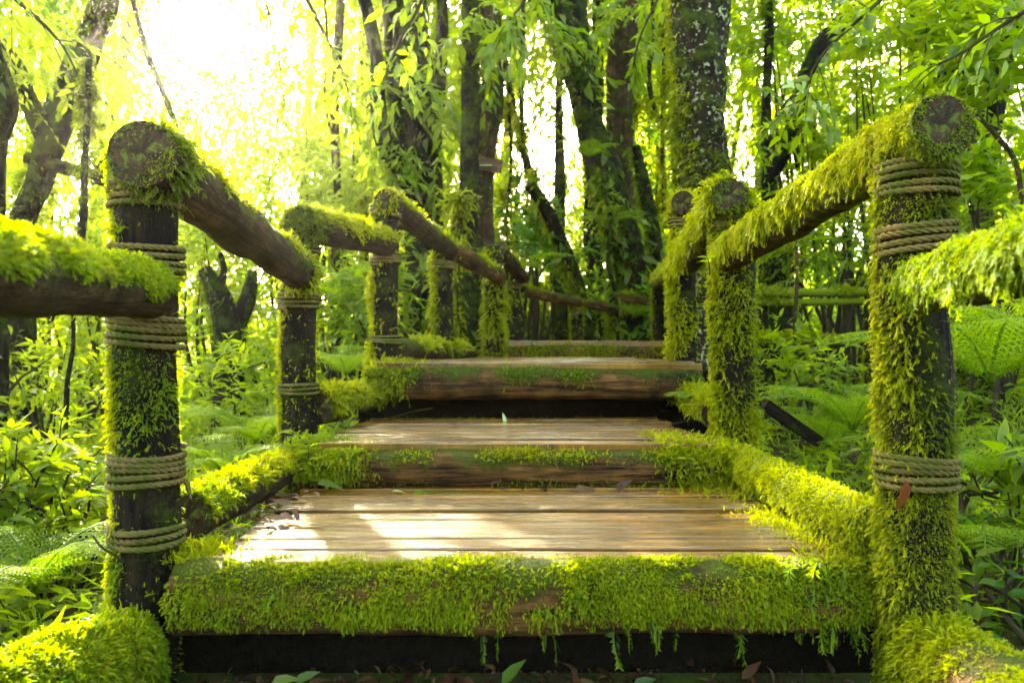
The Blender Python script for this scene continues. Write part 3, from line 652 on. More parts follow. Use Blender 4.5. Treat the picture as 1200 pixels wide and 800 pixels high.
tree('wavy second trunk of the twin pair, bending right near the top', [(566, 420, 6.6, 34), (568, 330, 6.6, 32), (566, 240, 6.6, 28), (571, 170, 6.6, 30), (578, 100, 6.6, 34), (570, 30, 6.6, 32), (566, -70, 6.6, 28)], 'bark_brown',
     [(1800, .05, .6, 4, ms(.4), 'moss_dark')], 110, .10, 'green', [(600, 90, 6.6, 22, 60, .2, 8, .1, 'green')], topcrown=60)
tree('big leaning mossy tree in the middle carrying ferny clumps', [(752, 400, 7.8, 62), (742, 330, 7.7, 54), (722, 250, 7.4, 46), (700, 180, 7.4, 46), (682, 110, 7.4, 44), (668, 50, 7.4, 40), (640, 0, 7.4, 34), (600, -50, 7.4, 30)], 'bark_moss',
     [(3600, .06, .8, 4, ms(.45), 'moss_dark'), (1000, .08, .9, 4, ms(.3, 1.), 'moss_green')], 170, .17, 'green', [(650, 55, 7.2, 40, 30, .4, 12, .13, 'lime'), (640, 20, 7.1, 30, 22, .3, 10, .13, 'green')], limbs=[[(690, 130, 7.4, 34), (678, 60, 7.6, 30), (672, -40, 7.7, 28)]], up=1.5, topcrown=70)
tree('red-brown upright tree rising behind the big leaning one', [(738, 320, 8.0, 44), (728, 220, 8.0, 36), (726, 120, 8.0, 36), (732, 40, 8.0, 40), (738, -60, 8.0, 36)], 'bark_brown',
     [(1200, .06, .6, 4, ms(.22), 'moss_dark')], 60, .14, 'green', [(740, 15, 7.8, 40, 24, .4, 14, .15, 'green')], topcrown=60)
tree('thin pole-like mossy tree between the leaning tree and the white gap', [(656, 300, 8.6, 18), (656, 200, 8.6, 16), (655, 110, 8.6, 12), (660, 20, 8.6, 12), (662, -60, 8.6, 10)], 'bark_moss',
     [(900, .06, .6, 4, ms(.6), 'moss')], 0, topcrown=30)
tree('slanting mossy stem crossing the middle, dark underneath', [(688, 400, 7.5, 22), (678, 340, 7.5, 22), (660, 290, 7.4, 22), (640, 245, 7.3, 19), (620, 216, 7.2, 17)], 'bark_moss',
     [(1100, .06, .7, 4, ms(.5, .9), 'moss')], 30, .12, 'green', up=0, amp=.1, name='leaning_stem', cat='stem')
tree('slim pale mossy stem slanting down from the white gap', [(650, 330, 9., 14), (632, 250, 9., 14), (616, 185, 9., 12), (600, 125, 9., 11), (590, 60, 9., 9)], 'bark_moss',
     [(700, .06, .6, 4, ms(.7, .3), 'moss')], 0, amp=.1, name='leaning_stem', cat='stem', up=1.)
tree('curved dark mossy stem right of the big leaning tree', [(778, 390, 7.6, 20), (773, 320, 7.6, 20), (764, 260, 7.6, 20), (752, 205, 7.6, 18), (744, 172, 7.6, 14)], 'bark_moss',
     [(900, .06, .6, 4, ms(.5, .8), 'moss_green')], 20, .12, 'green', up=0, amp=.1, name='leaning_stem', cat='stem')
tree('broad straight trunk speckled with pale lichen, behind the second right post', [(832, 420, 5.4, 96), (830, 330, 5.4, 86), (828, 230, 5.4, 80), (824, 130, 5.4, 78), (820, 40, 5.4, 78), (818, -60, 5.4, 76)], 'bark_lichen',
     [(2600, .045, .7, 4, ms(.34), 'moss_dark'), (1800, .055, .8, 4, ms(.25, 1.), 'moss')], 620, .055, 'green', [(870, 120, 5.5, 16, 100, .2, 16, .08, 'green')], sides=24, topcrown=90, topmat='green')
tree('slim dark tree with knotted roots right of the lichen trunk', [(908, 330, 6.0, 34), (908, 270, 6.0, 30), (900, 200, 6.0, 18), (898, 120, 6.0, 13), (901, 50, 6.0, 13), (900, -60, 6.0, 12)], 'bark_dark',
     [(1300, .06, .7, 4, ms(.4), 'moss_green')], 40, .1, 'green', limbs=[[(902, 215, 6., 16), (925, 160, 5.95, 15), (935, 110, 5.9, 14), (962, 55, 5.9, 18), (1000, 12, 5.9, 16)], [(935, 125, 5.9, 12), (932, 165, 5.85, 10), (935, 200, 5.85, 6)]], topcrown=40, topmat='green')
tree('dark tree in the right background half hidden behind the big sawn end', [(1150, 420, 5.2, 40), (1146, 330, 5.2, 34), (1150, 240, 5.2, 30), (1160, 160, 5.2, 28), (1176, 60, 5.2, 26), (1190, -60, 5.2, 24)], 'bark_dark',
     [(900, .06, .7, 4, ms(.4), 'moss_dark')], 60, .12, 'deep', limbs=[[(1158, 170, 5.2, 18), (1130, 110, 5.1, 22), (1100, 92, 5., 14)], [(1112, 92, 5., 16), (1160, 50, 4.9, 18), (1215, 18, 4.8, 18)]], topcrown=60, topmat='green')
tree('slender dark trunk standing in the green on the left, beside the second post', [(394, 420, 7.6, 16), (392, 330, 7.6, 14), (396, 240, 7.6, 12), (392, 140, 7.6, 12), (398, 20, 7.6, 11)], 'bark_brown', [(500, .06, .6, 3, ms(.4), 'moss')], 0, topcrown=40)
tree('slender trunk seen under the middle handrail of the left side', [(512, 420, 8.6, 26), (516, 300, 8.6, 22), (510, 180, 8.6, 20), (518, 60, 8.6, 18), (516, -60, 8.6, 18)], 'bark_dark', [(700, .06, .6, 3, ms(.4), 'moss_dark')], 0, topcrown=40, topmat='green')
tree('dark stout trunk behind the two thin fence rails', [(700, 400, 9.4, 34), (700, 350, 9.4, 30), (694, 270, 9.4, 24), (697, 180, 9.4, 22), (700, 60, 9.4, 20)], 'bark_dark', [(600, .07, .6, 3, ms(.5), 'moss_green')], 40, .15, 'green', topcrown=40)

# ------------------------------------------------------------------ vines
def vine(label, pts, wpx, mat='bark_moss', moss=400, L=.05, leafn=0, mm='moss', lm='green', ll=.07):
    Q = [W(a, b, d) for a, b, d in pts]; t = thing('hanging_vine', label, 'vine', Q[0], 'vines and lianas hanging among the trees')
    d = pts[0][2]; g = G(); q, r, T, A, B = tube(g, Q, [wpx/F*d/2]*len(Q), 7, 8*len(Q), .2, 6., True, float(rng.uniform(0, 9)))
    build('stem', g, M[mat], t)
    if moss:
        P, N = scatter_tube(q, r, A, B, moss, ms(.55, .3)); gm = G(); fronds(gm, P, N, L*rng.uniform(.4, 1.5, len(P)), 1.1, 4); build('moss', gm, M[mm], t)
    if leafn:
        P, N = scatter_tube(q, r, A, B, leafn, None); gl = G(); leaves(gl, P, nrm(N+rng.normal(size=N.shape)*.5-UP*.6), nrm(N+UP), ll*rng.uniform(.5, 1.2, leafn), .4, True); build('leaves', gl, M[lm], t)
vine('long thin liana slanting from the top edge to the left front post', [(150, -20, 4.6), (172, 60, 4.6), (196, 120, 4.6), (212, 165, 4.6), (226, 196, 4.6)], 7, 'bark_moss', 350, .04)
vine('dark mossy vine hanging straight down left of the front post', [(104, 70, 4.3), (102, 150, 4.3), (99, 200, 4.3), (98, 250, 4.3), (95, 285, 4.3)], 9, 'bark_dark', 500, .06, 14, 'moss_dark')
vine('thin green vine dropping below the furry left rail', [(84, 340, 3.6), (86, 400, 3.6), (79, 450, 3.6), (76, 510, 3.6), (66, 560, 3.6)], 6, 'bark_dark', 300, .04, 16, 'moss_green')
vine('slender vine hanging in the white gap at the top middle', [(612, -20, 7.), (613, 40, 7.), (610, 90, 7.), (612, 140, 7.), (613, 170, 7.)], 5, 'bark_moss', 250, .05, 8)
vine('wiry vine between the red-brown tree and the lichen trunk', [(762, -20, 8.), (766, 40, 8.), (760, 90, 8.), (768, 130, 8.), (780, 150, 8.)], 6, 'bark_dark', 250, .07)
vine('beaded lime vine hanging beside the lichen trunk', [(776, -20, 7.6), (778, 80, 7.6), (776, 170, 7.6), (778, 250, 7.6)], 4, 'bark_moss', 400, .10, 0, 'moss')
vine('mossy rope of vine down the front of the leaning tree', [(704, 200, 7.0), (716, 260, 6.9), (712, 300, 6.9), (722, 350, 6.9), (724, 400, 6.9)], 5, 'bark_moss', 400, .09, 6, 'moss_green')
vine('thin vine strand hanging in the haze left of the purplish trunk', [(380, -10, 6.), (384, 60, 6.), (380, 110, 6.), (386, 150, 6.)], 3, 'bark_dark', 120, .05, 12, lm='lime')
vine('looping brown vine on the right behind the sawn end', [(1140, 130, 3.8), (1168, 160, 3.8), (1190, 190, 3.8), (1198, 240, 3.8), (1210, 300, 3.8)], 6, 'bark_brown', 60, .04, 8)
vine('thin vine hanging behind the second right post', [(930, 230, 4.4), (934, 320, 4.4), (931, 400, 4.4), (934, 450, 4.4)], 4, 'bark_brown', 100, .05, 18)
for lab, px, d, y0, y1 in (('lime moss curtain strand left of the white gap', 596, 7.6, 120, 330), ('lime moss curtain strand just left of the lichen trunk', 790, 7.2, -10, 235), ('lime moss strand trailing beside the curved stem', 742, 8.4, 60, 240), ('thin trailing strand above the bushy-topped post', 628, 8.2, 200, 340), ('moss strand trailing left of the third post', 428, 6.6, 230, 400), ('moss strand trailing right of the landing post', 538, 6.0, 230, 400)):
    vine(lab, [(px, y0, d), (px+3, (y0*2+y1)/3, d), (px-2, (y0+2*y1)/3, d), (px+2, y1, d)], 3, 'bark_moss', 420, .12, 0, 'moss')

# ------------------------------------------------------------------ shrubs
def shrub(label, px, py, d, rx, ry, rz, ns, L, mat, gap=-.2, wid=.36, S=None, fine=False, up=.2, name='leafy_shrub', k=12, nst=7, droop=.6, twigs=False):
    c = W(px, py, d); r = (rx/F*d, rz, ry/F*d); foot = np.array([c[0], c[1], 0]); foot[2] = gz(c[0], c[1])-.05
    t = thing(name, label, 'shrub', foot, 'leafy shrubs growing beside the stairway')
    P = inball(ns, c, r, gap, 1.6/max(r[0], .3)+1.2)
    D = nrm(P-c-np.array([0, 0, -.3]))*.6+rng.normal(size=P.shape)*.5+UP*up
    gl = G(); tw = G() if twigs else None
    sprays(gl, P, D, (S or L*3.6)*rng.uniform(.6, 1.3, ns), k, L, wid, droop, fine, tw)
    build('foliage', gl, M[mat], t)
    gs = G()
    for i in range(nst):
        e = P[rng.integers(len(P))]; b = foot+np.array([rng.normal()*.1, rng.normal()*.1, 0])
        tube(gs, [b, (b*.55+e*.45)+rng.normal(size=3)*.08+UP*.1, e], [.008*d/3+.004, .006*d/3+.003, .003], 6, 8, caps=True)
    if tw is not None and tw.n: gs.add(np.concatenate(tw.v), [np.concatenate(tw.f)], np.concatenate(tw.uv))
    build('branches', gs, M['twig'], t)
L_, G_, D_ = 'lime', 'green', 'deep'
for a in (
    ('sunlit lime shrub filling the lower left corner beside the front post', 52, 600, 2.6, 78, 100, .4, 110, .075, L_, dict(fine=True, twigs=True)),
    ('bright yellow-green bush under the furry left rail', 55, 470, 4.4, 75, 70, .6, 70, .085, L_, dict(gap=.0)),
    ('broad-leaved green bush low at the left picture edge', 20, 705, 2.2, 60, 70, .3, 40, .085, L_, dict(fine=True, twigs=True)),
    ('lime bush between the first and second left posts', 268, 470, 4.2, 62, 66, .5, 75, .075, L_, {}),
    ('darker green bush behind the left handrail slope', 300, 400, 5.6, 60, 60, .6, 60, .10, G_, {}),
    ('dense mid green bush between second and third left posts', 405, 370, 5.6, 50, 62, .5, 75, .12, G_, {}),
    ('pale lime bush glowing just right of the sun haze', 372, 225, 7.4, 62, 62, .7, 80, .12, L_, dict(gap=-.05)),
    ('olive sapling top left of the bright haze', 40, 310, 6.4, 60, 60, .6, 50, .09, L_, dict(gap=.05)),
    ('lime sapling behind the left front post', 120, 300, 7.2, 60, 60, .8, 42, .10, L_, dict(gap=.1)),
    ('small bush of glossy leaves at the foot of the purplish trunk', 470, 350, 6.4, 40, 52, .4, 34, .15, G_, {}),
    ('leafy bush under the sunlit tan handrail', 552, 372, 7.0, 42, 40, .5, 50, .10, L_, {}),
    ('strap-leaved clump behind the leaning post', 625, 300, 7.9, 36, 46, .5, 46, .18, D_, dict(wid=.18)),
    ('lime bush glowing beyond the thin far handrail', 655, 372, 9.4, 46, 34, .6, 60, .10, L_, {}),
    ('low bush of fern-like leaves between the far fence posts', 705, 372, 8.8, 34, 32, .4, 44, .12, G_, {}),
    ('lime bush seen between leaning tree and lichen trunk', 775, 330, 9.6, 40, 60, .8, 70, .12, L_, {}),
    ('dark leafy bush at the foot of the lichen trunk', 790, 372, 6.6, 30, 34, .4, 36, .11, D_, {}),
    ('tall green shrub in the top right behind pale leaves', 930, 45, 6.4, 75, 70, .7, 130, .11, G_, dict(gap=-.5)),
    ('lime leafed shrub above the yellow moss handrail', 985, 150, 5.8, 68, 62, .6, 125, .095, L_, dict(gap=-.4)),
    ('bright green shrub at the top edge left of the dark branch', 1060, 50, 5.0, 70, 60, .6, 120, .10, L_, dict(gap=-.4)),
    ('shrub of big shadowed leaves in the top right corner', 1165, 90, 4.6, 62, 90, .5, 100, .12, G_, dict(gap=-.3)),
    ('lime shrub behind the slim dark tree', 900, 250, 6.6, 45, 70, .5, 70, .09, L_, {}),
    ('fresh green shrub below the yellow moss handrail', 985, 280, 5.2, 62, 60, .5, 90, .10, G_, dict(gap=-.3)),
    ('drooping deep green shrub under the handrail behind the distant fence', 965, 310, 6.6, 70, 30, .4, 50, .10, D_, dict(gap=-.2, droop=1.)),
    ('deep green shrub right of the thick front post top', 1165, 230, 4.2, 48, 60, .4, 70, .10, G_, dict(gap=-.2)),
    ('yellowish shrub glowing low behind the right ferns', 1165, 440, 4.4, 60, 45, .5, 60, .08, L_, {}),
    ('glossy broad-leaved plant at the right edge low down', 1180, 610, 2.1, 48, 62, .25, 26, .085, G_, dict(fine=True, twigs=True, k=8)),
    ('dark broad-leaved plant in the lower right corner', 1195, 715, 1.9, 40, 45, .2, 12, .075, D_, dict(fine=True, twigs=True, k=7)),
    ('lime shrub rising behind the second right post foot', 935, 440, 4.0, 40, 44, .3, 40, .07, L_, dict(fine=True)),
    ('deep green shrub behind the thick front post waist', 1110, 310, 4.6, 60, 50, .4, 60, .10, G_, dict(gap=-.2)),
    ('tall lime bush left of the twin trunks', 430, 290, 8.4, 40, 80, .6, 60, .12, L_, dict(gap=-.1)),
    ('airy lime bush in front of the white gap', 615, 190, 10.5, 26, 70, .7, 26, .12, L_, dict(gap=.1)),
    ('sunlit lime bush glowing behind the left handrail slope, under the haze', 262, 300, 7.0, 62, 70, .7, 95, .11, L_, dict(gap=-.1)),
    ('hazy lime sapling crown right above the second left post', 330, 190, 8.6, 60, 60, .8, 80, .12, L_, dict(gap=-.05)),
    ('lime bush behind the third left post top', 470, 300, 9.4, 60, 70, .7, 80, .12, L_, dict(gap=-.2)),
    ('lime bush hanging over the curved stem right of the leaning tree', 765, 230, 11., 40, 60, .8, 80, .13, L_, dict(gap=-.2)),
    ('lime bush filling the gap between the twin trunks and the leaning tree', 612, 380, 10.5, 60, 60, .8, 80, .13, L_, dict(gap=-.2)),
    ('yellow-green bush at far left behind the vine', 100, 400, 6.6, 70, 60, .7, 70, .10, L_, dict(gap=-.05)),
    ('lime bush low behind the second left post', 330, 450, 4.9, 40, 60, .4, 50, .075, L_, {}),
    ('green bush at the top middle between red-brown tree and lichen trunk', 775, 120, 10., 36, 110, .8, 110, .12, L_, dict(gap=-.2)),
):
    kw = a[-1]; shrub(*a[:-1], **kw)
# pale sunlit leaves
t = thing('pale_leaf_branch', 'branch of whitish sunlit leaves beside the slim dark tree', 'branch', W(905, 150, 4.6))
g = G(); tube(g, [W(900, 165, 4.6), W(925, 115, 4.55), W(960, 118, 4.5)], [.008, .006, .003], 6, 10); build('twig', g, M['twig'], t)
g = G(); P = np.array([W(px, py, 4.55) for px, py in ((922, 92), (932, 98), (938, 108), (925, 118), (950, 120), (958, 118), (965, 122), (938, 138), (940, 92), (915, 104))])
leaves(g, P, nrm(np.array([(.4, -.3, -.9)]*10)+rng.normal(size=(10, 3))*.4), nrm(np.array([(-.3, -.6, .7)]*10)+rng.normal(size=(10, 3))*.2), .085, .5, True); build('leaves', g, M['pale'], t)

def branch(label, pts, ns, L, mat, S=.35, droop=.6):
    ns = int(ns*.65); Q = [W(*p) for p in pts]; t = thing('leafy_branch', label, 'branch', Q[0], 'leafy branches hanging into the picture'); g = G()
    q, r, T, A, B = tube(g, Q, np.linspace(.014, .004, len(Q)), 7, 10*len(Q), .15, 6.); build('stem', g, M['twig'], t)
    i = rng.integers(2, len(q), ns); D = T[i]*.5+A[i]*rng.normal(size=(ns, 1))+B[i]*rng.normal(size=(ns, 1))*.6-UP*.3
    g = G(); tw = G(); sprays(g, q[i], D, S*rng.uniform(.5, 1.1, ns), 9, L, .48, droop, True, tw); build('leaves', g, M[mat], t); build('twigs', tw, M['twig'], t)
for a in (('leafy lime branch drooping across the haze left of the purplish trunk', [(330, -60, 5.6), (370, 20, 5.5), (400, 80, 5.4), (412, 130, 5.4)], 22, .10, 'lime'),
          ('green branch hanging in front of the purplish trunk top', [(520, -60, 5.6), (490, 10, 5.5), (462, 60, 5.4), (446, 110, 5.4)], 20, .13, 'green'),
          ('spray of bright leaves beside the twin trunks at the top edge', [(640, -50, 5.8), (615, 0, 5.7), (596, 26, 5.6), (580, 60, 5.6)], 16, .12, 'green'),
          ('green leafy branch between the red-brown tree and lichen trunk', [(800, -60, 6.6), (770, 0, 6.5), (748, 50, 6.4), (740, 90, 6.4)], 18, .12, 'green'),
          ('lime branch drooping from the top edge over the leaning left tree', [(-30, -40, 4.6), (30, 10, 4.5), (70, 50, 4.4), (95, 95, 4.4)], 18, .08, 'lime'),
          ('thin lime branch hanging right of the bright haze', [(300, -50, 7.), (318, 30, 7.), (330, 90, 7.), (336, 150, 7.)], 18, .11, 'lime'),
          ('deep green leafy branch reaching in at the top right corner', [(1260, -20, 3.6), (1190, 20, 3.6), (1130, 60, 3.6), (1100, 75, 3.6)], 22, .09, 'green'),
          ('green branch arching above the yellow moss handrail', [(1080, -40, 4.4), (1010, 20, 4.4), (960, 70, 4.4), (940, 120, 4.4)], 20, .10, 'green')):
    branch(*a)
# ------------------------------------------------------------------ ferns
def fern(label, P0, nf, L, mat='fern', az=(0, 6.283), rise=.8, npin=21, group='ferns growing beside the steps', pw=.24):
    t = thing('fern', label, 'fern', P0, group); gf = G(); gs = G()
    for i in range(nf):
        a = az[0]+(az[1]-az[0])*(i+rng.random()*.8)/nf; h = np.array([math.cos(a), math.sin(a), 0]); l = L*rng.uniform(.75, 1.15)
        s = np.linspace(0, 1, npin+3); rr = rise*rng.uniform(.8, 1.2)
        Q = np.asarray(P0)+h*(l*(s*.55+s**2*.35))[:, None]+UP*(l*(rr*s-.75*rr*s**2.2))[:, None]
        T = nrm(np.gradient(Q, axis=0)); S = nrm(np.cross(T, UP)); U = np.cross(S, T)
        tube(gs, Q, np.linspace(.004, .001, len(Q)), 4, caps=False)
        k = np.arange(2, npin+3); w = l*pw*np.sin(np.pi*np.clip((s[k]*.93+.07), 0, 1)**.75)**.8+.008
        for sg in (-1, 1):
            D = S[k]*sg+T[k]*.45-UP*.15+rng.normal(size=(len(k), 3))*.06
            # each pinna is itself a row of small leaflets
            for m in range(8):
                f = (m+.3)/8; pb = Q[k]+nrm(D)*(w*f)[:, None]; 
                for s2 in (-1, 1):
                    dd = nrm(nrm(D)*.75+T[k]*s2*.8); leaves(gf, pb, dd, U[k], w*.15*(1.15-f*.9)+.003, .38)
    build('fronds', gf, M[mat], t); build('stalks', gs, M['fern'], t)
for lab, px, py, d, nf, L, kw in (
    ('large pale fern spreading between the second right post and the thick post', 1000, 505, 3.1, 9, .55, {}),
    ('fern arching left behind the dark slanting timber', 965, 520, 3.6, 6, .5, {}),
    ('lacy fern arching out right of the thick front post', 1160, 450, 2.5, 9, .66, {}),
    ('fern hanging in dark shade right of the mossy handrail', 1185, 400, 2.7, 6, .55, dict(mat='green')),
    ('bright fern spray at the right edge below the middle', 1175, 570, 2.1, 8, .50, {}),
    ('small fern low on the right bank behind the thick post', 1150, 650, 2.0, 7, .36, {}),
    ('fern fringe hanging over the left kerb log', 262, 555, 2.5, 7, .34, {}),
    ('lime fern left of the second post foot', 300, 520, 3.1, 7, .45, {}),
    ('feathery fern at the left edge above the log stub', 40, 690, 1.9, 7, .40, {}),
    ('tall feathery fern behind the left front post', 90, 600, 2.8, 7, .55, {}),
    ('dark fern clinging at the base of the twin trunks', 590, 330, 6.6, 7, .75, dict(mat='green')),
    ('fern perched on the leaning tree at mid height', 712, 265, 7.0, 6, .5, dict(mat='green')),
    ('fern perched higher on the leaning tree', 690, 185, 7.0, 6, .45, dict(mat='green')),
    ('fern beside the third left post foot', 405, 440, 4.2, 6, .5, {}),
    ('dark fern at the foot of the leaning tree', 745, 372, 7.3, 6, .45, dict(mat='green')),
    ('small fern sprig on the right edge of the second step', 815, 470, 2.95, 4, .14, dict(az=(2.2, 4.6))),
    ('small fern sprig creeping onto the lowest step from the right log', 908, 585, 2.25, 5, .15, dict(az=(2.0, 4.4))),
):
    fern(lab, W(px, py, d), nf, L, **kw)

# ------------------------------------------------------------------ ground cover and far wood
g = G(); n = 9000
x = np.concatenate([rng.uniform(-7, -.85, n//2), rng.uniform(.95, 7, n//2)]); y = rng.uniform(1.2, 12, n//2*2)
P = np.stack([x, y, gz(x, y)], -1); k = (x < -.9) | (y < 5.2) | (x > 1.5); P = P[k]
sprays(g, P, rng.normal(size=P.shape)*np.array([.6, .6, .2])+UP*.9, rng.uniform(.12, .42, len(P)), 10, .07, .36, .6)
tag(build('undergrowth', g, M['lime']), kind='stuff')
g = G(); n = 5000
x = rng.uniform(-9, 9, n); y = rng.uniform(8, 22, n); P = np.stack([x, y, gz(x, y)], -1)
P = P[(y > 9.5) | (np.abs(x) > 1.5)]
sprays(g, P, rng.normal(size=P.shape)*np.array([.6, .6, .2])+UP*.9, rng.uniform(.3, .9, len(P)), 10, .13, .36, .6)
tag(build('far_undergrowth', g, M['green']), kind='stuff')
g = G(); n = 1500; x = np.concatenate([rng.uniform(-4, -.95, n*2//3), rng.uniform(1.1, 4, n//3)]); y = rng.uniform(1.6, 6, n); P = np.stack([x, y, gz(x, y)], -1)
P = np.repeat(P, 7, 0)+rng.normal(size=(len(P)*7, 3))*.02; leaves(g, P, rng.normal(size=P.shape)*.5+UP, rng.normal(size=P.shape), rng.uniform(.07, .20, len(P)), .05, True, .7)
tag(build('grass', g, M['lime']), kind='stuff')
g = G(); n = 4000; x = np.concatenate([rng.uniform(-3, -.8, n//2), rng.uniform(.85, 3, n//2)]); y = rng.uniform(1.2, 5, n//2*2); P = np.stack([x, y, gz(x, y)+.01], -1)
leaves(g, P, rng.normal(size=P.shape)*np.array([1, 1, .3]), rng.normal(size=P.shape)*.4+UP, rng.uniform(.03, .08, n), .42, True, .6)
tag(build('dead_leaf_cover', g, M['dead']), kind='stuff')
holes = [(250, 36, 78, 66), (640, 150, 34, 92), (700, 100, 10, 60), (600, 230, 14, 40), (85, 270, 30, 36), (30, 480, 30, 36), (510, 60, 14, 50)]
gg = {m: G() for m in ('lime', 'green', 'deep')}
for i in range(2300):
    d = rng.uniform(9., 21); px = rng.uniform(-150, 1350); py = rng.uniform(-190, 420)
    hit = min(((px-a)/b_)**2+((py-c_)/e_)**2 for a, c_, b_, e_ in holes)
    if (hit < 1.0 and rng.random() < .93) or (hit < 2.4 and rng.random() < .5): continue
    if px > 860 and rng.random() < .5: continue
    c = W(px, py, d); r = rng.uniform(.45, 1.0)
    mm = rng.choice(['lime', 'green', 'deep'], p=[.72, .26, .02] if px < 800 else [.60, .36, .04])
    P = inball(24, c, (r, r, r*.7), -.3, 1.5); D = rng.normal(size=P.shape)*np.array([1, 1, .4])-UP*.4
    sprays(gg[mm], P, D, rng.uniform(.3, .6, len(P)), 11, rng.uniform(.09, .16), .38, .7)
for mm, g_ in gg.items(): tag(build('far_wood', g_, M[mm]), kind='stuff')
gt = G()
for i in range(60):
    d = rng.uniform(10, 22); px = rng.uniform(-150, 1350)
    if abs(px-255) < 90 or abs(px-640) < 45: continue
    b_ = W(px, 410, d); b_[2] = gz(b_[0], b_[1])-.1; tp = b_+np.array([rng.normal()*.8, rng.normal()*.5, 9.]); md = (b_+tp)/2+rng.normal(size=3)*np.array([.3, .2, 0])
    w_ = rng.uniform(.05, .16); tube(gt, [b_, md, tp], [w_*1.3, w_, w_*.7], 8, 18, .15, 3., False, i*.3)
tag(build('far_wood_trunks', gt, M['bark_moss']), kind='stuff')

# ------------------------------------------------------------------ fallen leaves, twigs, seedlings
def fallen(label, P, D, N, L, mat, wid=.42, curl=.5, group='fallen leaves on the steps'):
    g = G(); leaves(g, np.array([P]), np.array([D], float), nrm(np.array([N], float)), np.array([L]), wid, True, curl)
    return tag(build('fallen_leaf', g, M[mat], loc=P), label, 'leaf', group)
for i in range(150):
    x = rng.uniform(-.62, .66); y = rng.uniform(1.30, 1.62); z = gz(x, y)+rng.uniform(.004, .035)
    a = rng.uniform(0, 6.28); up_ = max(rng.normal()*.25, -.1) if rng.random() < .8 else rng.uniform(.5, 1.2)
    fallen('dead brown leaf in the litter on the ground below the lowest step', np.array([x, y, z]), (math.cos(a), math.sin(a), up_), rng.normal(size=3)*.4+UP, rng.uniform(.03, .075), 'dead', rng.uniform(.3, .5), rng.uniform(.1, .9), 'dead leaves littering the ground under the lowest step')
g = G(); n = 1500; x = rng.uniform(-.66, .70, n); y = rng.uniform(1.2, 1.84, n); P = np.stack([x, y, gz(x, y)+rng.uniform(0, .02, n)], -1)
leaves(g, P, rng.normal(size=(n, 3))*np.array([1, 1, .35]), rng.normal(size=(n, 3))*.5+UP, rng.uniform(.008, .035, n), .4, True, .6)
tag(build('leaf_litter', g, M['dead']), kind='stuff')
for i in range(42):
    y = rng.uniform(1.68, 2.5); x = -.62+abs(rng.normal())*.045; a = rng.uniform(0, 6.28)
    fallen('small brown leaf caught between the left kerb log and the wet boards', np.array([x, y, -.423+rng.uniform(.003, .02)]), (math.cos(a), math.sin(a), rng.uniform(-.1, .5)), rng.normal(size=3)*.4+UP, rng.uniform(.02, .06), 'dead', .42, rng.uniform(.1, .9), 'leaves caught along the left kerb log')
for i in range(30):
    x = rng.uniform(-.55, .55); y = 2.36+rng.normal()*.012; a = rng.uniform(0, 6.28)
    fallen('dry leaf scrap gathered against the front log of the second step', np.array([x, y-.02, -.421+rng.uniform(.003, .015)]), (math.cos(a), math.sin(a)*.4, rng.uniform(-.05, .3)), rng.normal(size=3)*.3+UP, rng.uniform(.015, .045), 'dead', .42, .5, 'leaf scraps along the second step')
for lab, px, py, d, D, N, L, mat in (
    ('curved green leaf blade standing up at the bottom middle of the litter', 588, 800, 1.5, (.5, 0, .55), (-.5, -.9, .5), .065, 'lime'),
    ('broad green leaf lying at bottom left of the litter', 318, 800, 1.46, (.9, -.2, .35), (0, -.7, .7), .055, 'green'),
    ('second green leaf lying beside the broad one in the litter', 345, 798, 1.45, (.8, .2, .3), (0, -.7, .7), .05, 'green'),
    ('green leaf tip poking up right of centre in the litter', 742, 802, 1.48, (.9, .1, .25), (0, -.8, .6), .05, 'green'),
    ('bright yellow-green leaf on the wet boards right of centre', 724, 603, 2.04, (.5, -.1, .35), (.3, -.8, .5), .045, 'lime'),
    ('small yellow-green leaf on the wet boards left of centre', 484, 578, 2.26, (.8, .1, .3), (.1, -.7, .7), .04, 'lime'),
    ('pale yellow leaf lying on the wet boards near the back edge', 458, 576, 2.26, (.9, .1, .05), UP, .05, 'pale'),
    ('tiny upright yellow leaf on the back of the second step', 592, 496, 3.1, (-.15, 0, 1), (.3, -.9, .1), .045, 'pale'),
    ('curled green leaf on the second step at right', 742, 499, 3.05, (-.8, 0, .45), (.3, -.8, .4), .05, 'lime'),
    ('large dead leaf with raised tips against the second step log', 672, 574, 2.30, (1, .05, .12), (0, -.5, .9), .10, 'dead'),
    ('dead leaf bent upward beside the large one on the lowest step', 722, 574, 2.30, (.7, 0, .6), (-.3, -.8, .4), .06, 'dead'),
    ('dried red leaf hanging on the moss of the thick front post', 1062, 562, 1.375, (-.05, -.05, -1), (.2, -1, .1), .062, 'dead'),
    ('pale green leaf hanging under the rope of the thick front post', 1070, 340, 1.33, (.15, -.05, -1), (.2, -1, .1), .038, 'green'),
    ('brown leaf lying on moss at the right end of the lowest step', 968, 632, 1.70, (.9, .1, .15), (0, -.4, .9), .06, 'dead'),
    ('orange dead leaf on the right of the wet boards', 862, 618, 1.95, (.9, .1, .12), (0, -.4, .9), .07, 'dead'),
    ('glossy yellow-green leaf at the left back corner of the lowest step', 372, 566, 2.28, (.7, -.4, .25), (0, -.6, .8), .07, 'lime'),
    ('glossy dark leaf by the left kerb log on the lowest step', 262, 606, 1.86, (.3, -.2, .6), (.3, -.9, .3), .045, 'green'),
):
    fallen(lab, W(px, py, d), D, N, L, mat)
